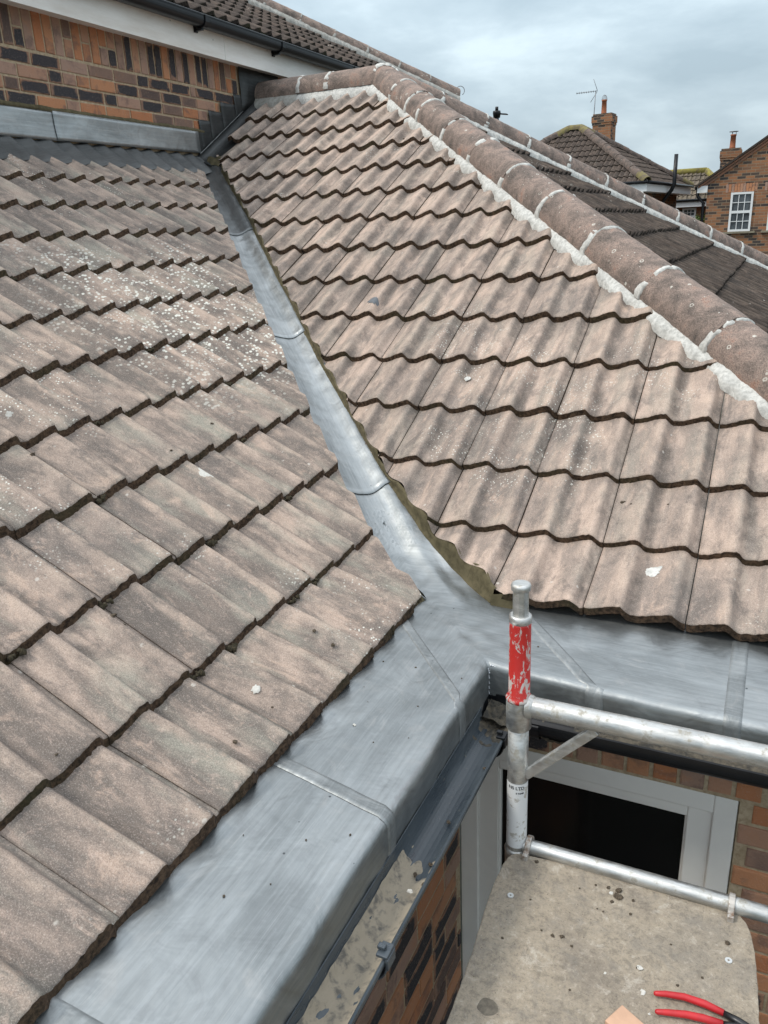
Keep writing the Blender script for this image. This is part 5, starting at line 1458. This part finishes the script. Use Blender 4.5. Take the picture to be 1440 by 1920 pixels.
# tv aerial
TV = tag(empty('tv_aerial', (-4.62, 26.2, 4.3)), 'thin television aerial on a mast beside the chimney of the hipped house', 'aerial')
mb = MB(); mb.tube([(0.0, 0.0, -0.3), (0.01, 0, 0.3), (0.035, 0, 0.95)], 0.014, 6); mb.obj('mast', TV, (GREYM,))
mb = MB(); mb.tube([(0.10, -0.02, 0.93), (-0.60, 0.05, 0.93)], 0.009, 5)
for i in range(8):
    x = -0.58 + i * 0.075; mb.tube([(x, -0.06, 0.93), (x, 0.16, 0.93)], 0.005, 4); mb.tube([(x, 0.05, 0.90), (x, 0.05, 0.97)], 0.006, 4)
mb.obj('boom', TV, (GREYM,))
mb = MB(); mb.tube([(0.08, 0, 0.95), (-0.05, 0, 1.28)], 0.009, 5); mb.tube([(0.08, 0, 0.91), (-0.12, 0, 0.62)], 0.009, 5); mb.obj('reflector', TV, (GREYM,))
TV.location = (cc.x - 0.40, cc.y + 0.25, 4.25)

# --- mossy low house behind
H2 = tag(empty('mossy_house', (-2.0, 29.6, -2.4)), 'small far house with yellow mossy brown tiled roof between the two larger houses', 'house')
o2 = H2.location.copy()
def H2P(o): o.location = -o2; return o
mb = MB(); quad_uv(mb, [(-4.2, 29.55, -2.4), (-0.9, 29.55, -2.4), (-0.9, 29.55, 1.70), (-4.2, 29.55, 1.70)]); quad_uv(mb, [(-0.9, 29.55, -2.4), (-0.9, 33, -2.4), (-0.9, 33, 1.7), (-0.9, 29.55, 1.7)]); H2P(mb.obj('wall', H2, (FB1,)))
mb = MB(); mb.box2((-4.2, 29.3, 1.58), (-0.75, 29.42, 1.74)); H2P(mb.obj('fascia', H2, (UPVC,)))
mb = MB(); mb.tube([(-4.2, 29.25, 1.80), (-0.75, 29.25, 1.80)], 0.04, 8); H2P(mb.obj('gutter', H2, (PVC_B,)))
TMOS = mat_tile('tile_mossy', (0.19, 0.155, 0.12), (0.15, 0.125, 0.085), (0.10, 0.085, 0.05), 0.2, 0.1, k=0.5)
far_slope('roof_slope', H2, o2, Vector((-4.3, 29.25, 1.80)), Vector((1, 0, 0)), Vector((0, 1, 0)), 4.2, 6, lambda k: [(Vector((-0.72, 29.25, 0)), Vector((1, 0.62, 0)).normalized())], 0.62, (TMOS, NOSE_D), 51)
mb = MB(); mb.tube([(-4.3, 30.85, 2.80), (-1.75, 30.85, 2.80)], 0.12, 10); mb.tube([(-1.75, 30.85, 2.80), (-0.70, 29.3, 1.86)], 0.11, 10); H2P(mb.obj('ridge', H2, (mat_simple('ridge_moss', (0.27, 0.235, 0.045), 0.95, c2=(0.15, 0.12, 0.05), sc=6),)))
mb = MB(); mb.add([(-4.3, 30.85, 2.74), (-1.75, 30.85, 2.74), (-0.7, 32.5, 1.7), (-4.3, 32.5, 1.7)], [(0, 1, 2, 3)]); mb.add([(-1.75, 30.85, 2.74), (-0.7, 29.3, 1.75), (-0.7, 32.5, 1.7)], [(0, 1, 2)]); H2P(mb.obj('roof_slope', H2, (TMOS,)))
far_window(H2, (-2.10, 29.53, 0.98), (1, 0, 0), 0.46, 0.56, 3, 2, o2, soldier=False)

# --- gabled house on the right
H3 = tag(empty('gabled_house', (2.9, 23.7, -2.4)), 'orange and black brick gable house with white sash windows at far right', 'house')
o3 = H3.location.copy()
def H3P(o): o.location = -o3; return o
gx0, gx1, gy, ez, gs = -1.09, 6.9, 23.68, 2.07, 0.675
pk_x = (gx0 + gx1) / 2; pk_z = ez + (pk_x - gx0) * gs
mb = MB(); quad_uv(mb, [(gx0, gy, -2.4), (gx1, gy, -2.4), (gx1, gy, ez), (pk_x, gy, pk_z), (gx0, gy, ez)])
quad_uv(mb, [(gx0, gy + 8, -2.4), (gx0, gy, -2.4), (gx0, gy, ez), (gx0, gy + 8, ez)])
quad_uv(mb, [(gx1, gy, -2.4), (gx1, gy + 8, -2.4), (gx1, gy + 8, ez), (gx1, gy, ez)])
H3P(mb.obj('wall', H3, (FB1,)))
mb = MB()
rk = Vector((pk_x - gx0, 0, pk_z - ez)).normalized(); 
for (off_, hh, y0, y1, m_) in ((0.00, 0.075, gy - 0.03, gy + 0.05, 0), (0.085, 0.06, gy - 0.07, gy + 0.05, 0)):
    a = Vector((gx0 - 0.25, 0, ez - 0.25 * gs + off_)); b = Vector((pk_x, 0, pk_z + off_)); 
    vs = [Vector((p.x, yy, p.z + dz)) for p in (a, b) for yy in (y0, y1) for dz in (0, hh)]
    mb.add(vs, [(0, 1, 3, 2), (4, 6, 7, 5), (0, 4, 5, 1), (2, 3, 7, 6), (0, 2, 6, 4), (1, 5, 7, 3)])
H3P(mb.obj('verge', H3, (mat_simple('verge_brick', (0.27, 0.13, 0.08), 0.9, c2=(0.16, 0.11, 0.08), sc=6),)))
mb = MB()
a = Vector((gx0 - 0.32, 0, ez - 0.32 * gs + 0.155)); b = Vector((pk_x, 0, pk_z + 0.155)); vs = [Vector((p.x, yy, p.z + dz)) for p in (a, b) for yy in (gy - 0.12, gy + 8) for dz in (0, 0.06)]
mb.add(vs, [(0, 1, 3, 2), (4, 6, 7, 5), (0, 4, 5, 1), (2, 3, 7, 6), (0, 2, 6, 4), (1, 5, 7, 3)])
a = Vector((gx1 + 0.32, 0, ez - 0.32 * gs + 0.155)); vs = [Vector((p.x, yy, p.z + dz)) for p in (a, b) for yy in (gy - 0.12, gy + 8) for dz in (0, 0.06)]
mb.add(vs, [(0, 1, 3, 2), (4, 6, 7, 5), (0, 4, 5, 1), (2, 3, 7, 6), (0, 2, 6, 4), (1, 5, 7, 3)])
H3P(mb.obj('roof', H3, (TILE_M,)))
mb = MB(); mb.box2((gx0 - 0.27, gy - 0.05, ez - 0.20), (gx0 - 0.0, gy + 0.10, ez - 0.02)); H3P(mb.obj('soffit_box', H3, (UPVC,)))
mb = MB(); mb.tube([(gx0 - 0.30, gy + 0.0, ez - 0.06), (gx0 - 0.30, gy + 8, ez - 0.06)], 0.06, 8); H3P(mb.obj('gutter', H3, (PVC_B,)))
mb = MB(); mb.tube([(gx0 - 0.28, gy + 0.15, ez - 0.12), (gx0 - 0.25, gy + 0.12, ez - 0.30), (gx0 - 0.09, gy + 0.10, ez - 0.48), (gx0 - 0.09, gy + 0.10, -2.3)], 0.045, 10); H3P(mb.obj('downpipe', H3, (PVC_B,)))
far_window(H3, (-0.162, gy, 0.79), (1, 0, 0), 0.585, 1.04, 3, 2, o3)
far_window(H3, (0.84, gy, 0.79), (1, 0, 0), 0.585, 1.04, 3, 2, o3)
ch3 = chimney(H3, o3, (-0.72, 26.4, 0), (1, 0.03, 0), 0.62, 0.6, 1.9, 3.16, (FB1, mat_simple('sooty_cement', (0.07, 0.06, 0.05), 0.95, var=0.3, sc=6)), [(0.02, 0.40, 0.085)])
mb = MB(); 
for k in range(3): mb.tube([(-0.70 + 0.07 * math.cos(k * 2.1), 26.4 + 0.07 * math.sin(k * 2.1), 3.5), (-0.70 + 0.07 * math.cos(k * 2.1), 26.4 + 0.07 * math.sin(k * 2.1), 3.63)], 0.008, 4)
mb.tube([(-0.70, 26.4, 3.63), (-0.70, 26.4, 3.645)], 0.13, 14); mb.obj('chimney_cowl', ch3, (GREYM,))

# --- flue terminal on a roof further back
FT = tag(empty('flue_terminal', (-2.70, 9.17, 2.0)), 'black plastic flue terminal poking up behind the far hip', 'flue')
mb = MB(); mb.tube([(0, 0, 0.2), (0, 0, 0.62)], 0.030, 14); mb.obj('flue_pipe', FT, (mat_simple('grey_pipe', (0.07, 0.08, 0.10), 0.5),))
mb = MB(); mb.tube([(0, 0, 0.58), (0, 0, 0.64), (0, 0, 0.665), (0, 0, 0.667)], [0.045, 0.055, 0.050, 0.01], 16); mb.tube([(0, 0, 0.66), (0, 0, 0.715)], 0.022, 12)
mb.box((0.075, 0.02, 0.622), (0.13, 0.09, 0.012), rot=Matrix.Rotation(R(8), 3, 'Y')); mb.obj('cowl', FT, (PVC_B,))
# roof the flue stands on
mb = MB(); mb.box2((-3.6, 8.9, 1.0), (-2.2, 9.6, 2.25)); 

# --- bush and bare saplings
def leaf_mat(name, a, b):
    m = NM(name, 0.7, 0, 0.3); m.col(m.ramp(m.rnd(), [(0.0, a), (1.0, b)])); return m.m
BU = tag(empty('garden_bush', (-1.63, 28.3, -2.4)), 'green leafy bush showing below the window of the mossy house', 'bush')
mb = MB(); rngb = random.Random(9)
for i in range(1500):
    d = Vector((rngb.gauss(0, 1), rngb.gauss(0, 1), rngb.gauss(0, 1))).normalized() * rngb.uniform(0.35, 1.0)
    if nz3(d.x * 2.2, d.y * 2.2, d.z * 2.2) < -0.12: continue
    p = Vector((d.x * 0.45, d.y * 0.35, 3.32 + d.z * 0.42)); s_ = rngb.uniform(0.02, 0.045)
    a = Vector((rngb.gauss(0, 1), rngb.gauss(0, 1), rngb.gauss(0, 1))).normalized(); b = a.orthogonal().normalized()
    mb.add([p - a * s_, p + b * s_ * 0.5, p + a * s_, p - b * s_ * 0.5], [(0, 1, 2, 3)], 0, rngb.random())
mb.obj('foliage', BU, (leaf_mat('bush_leaf', (0.05, 0.10, 0.02), (0.15, 0.22, 0.055)),))
mb = MB()
for k in range(7):
    t = k * 0.9; mb.tube([(0, 0, 0), (0.1 * math.cos(t), 0.1 * math.sin(t), 1.6), (0.28 * math.cos(t), 0.25 * math.sin(t), 3.1)], [0.035, 0.022, 0.008], 6)
mb.obj('stem', BU, (mat_simple('bark', (0.10, 0.08, 0.06), 0.9),))
def bare_tree(loc_, h, seed, label):
    t = tag(empty('bare_tree', loc_), label, 'tree'); rg = random.Random(seed); mb = MB()
    def br(p, d, L_b, r_, lv):
        q = p + d * L_b; mid_ = p.lerp(q, 0.5) + Vector((rg.gauss(0, 1), rg.gauss(0, 1), 0)) * L_b * 0.05
        mb.tube([p, mid_, q], [r_, r_ * 0.8, r_ * 0.6], 5, caps=False)
        if lv:
            for k in range(3 if lv > 1 else 4):
                nd = (d + Vector((rg.gauss(0, 0.42), rg.gauss(0, 0.42), rg.uniform(0, 0.35)))).normalized()
                br(p.lerp(q, rg.uniform(0.55, 1.0)), nd, L_b * rg.uniform(0.55, 0.8), r_ * 0.55, lv - 1)
    tr = MB(); tr.tube([(0, 0, 0), (0.03, 0.02, h * 0.35)], [0.09, 0.06], 8); 
    br(Vector((0.03, 0.02, h * 0.35)), Vector((0.02, 0, 1)).normalized(), h * 0.26, 0.045, 4)
    tr.obj('trunk', t, (mat_simple('bark_grey', (0.16, 0.15, 0.14), 0.9),)); mb.obj('crown', t, (mat_simple('twig_grey', (0.19, 0.18, 0.175), 0.9),))
bare_tree((-10.3, 44.0, -2.4), 7.9, 3, 'bare leafless tree faint against the sky left of the hipped house')
bare_tree((1.6, 46.0, -2.4), 6.4, 8, 'bare leafless tree faint against the sky beside the right chimney')

# ------------------------------------------------------------------ ground
mb = MB(); mb.add([(-400, -400, -2.4), (400, -400, -2.4), (400, 400, -2.4), (-400, 400, -2.4)], [(0, 1, 2, 3)]); tag(mb.obj('ground', None, (GROUND,)), None, None, None, 'structure')
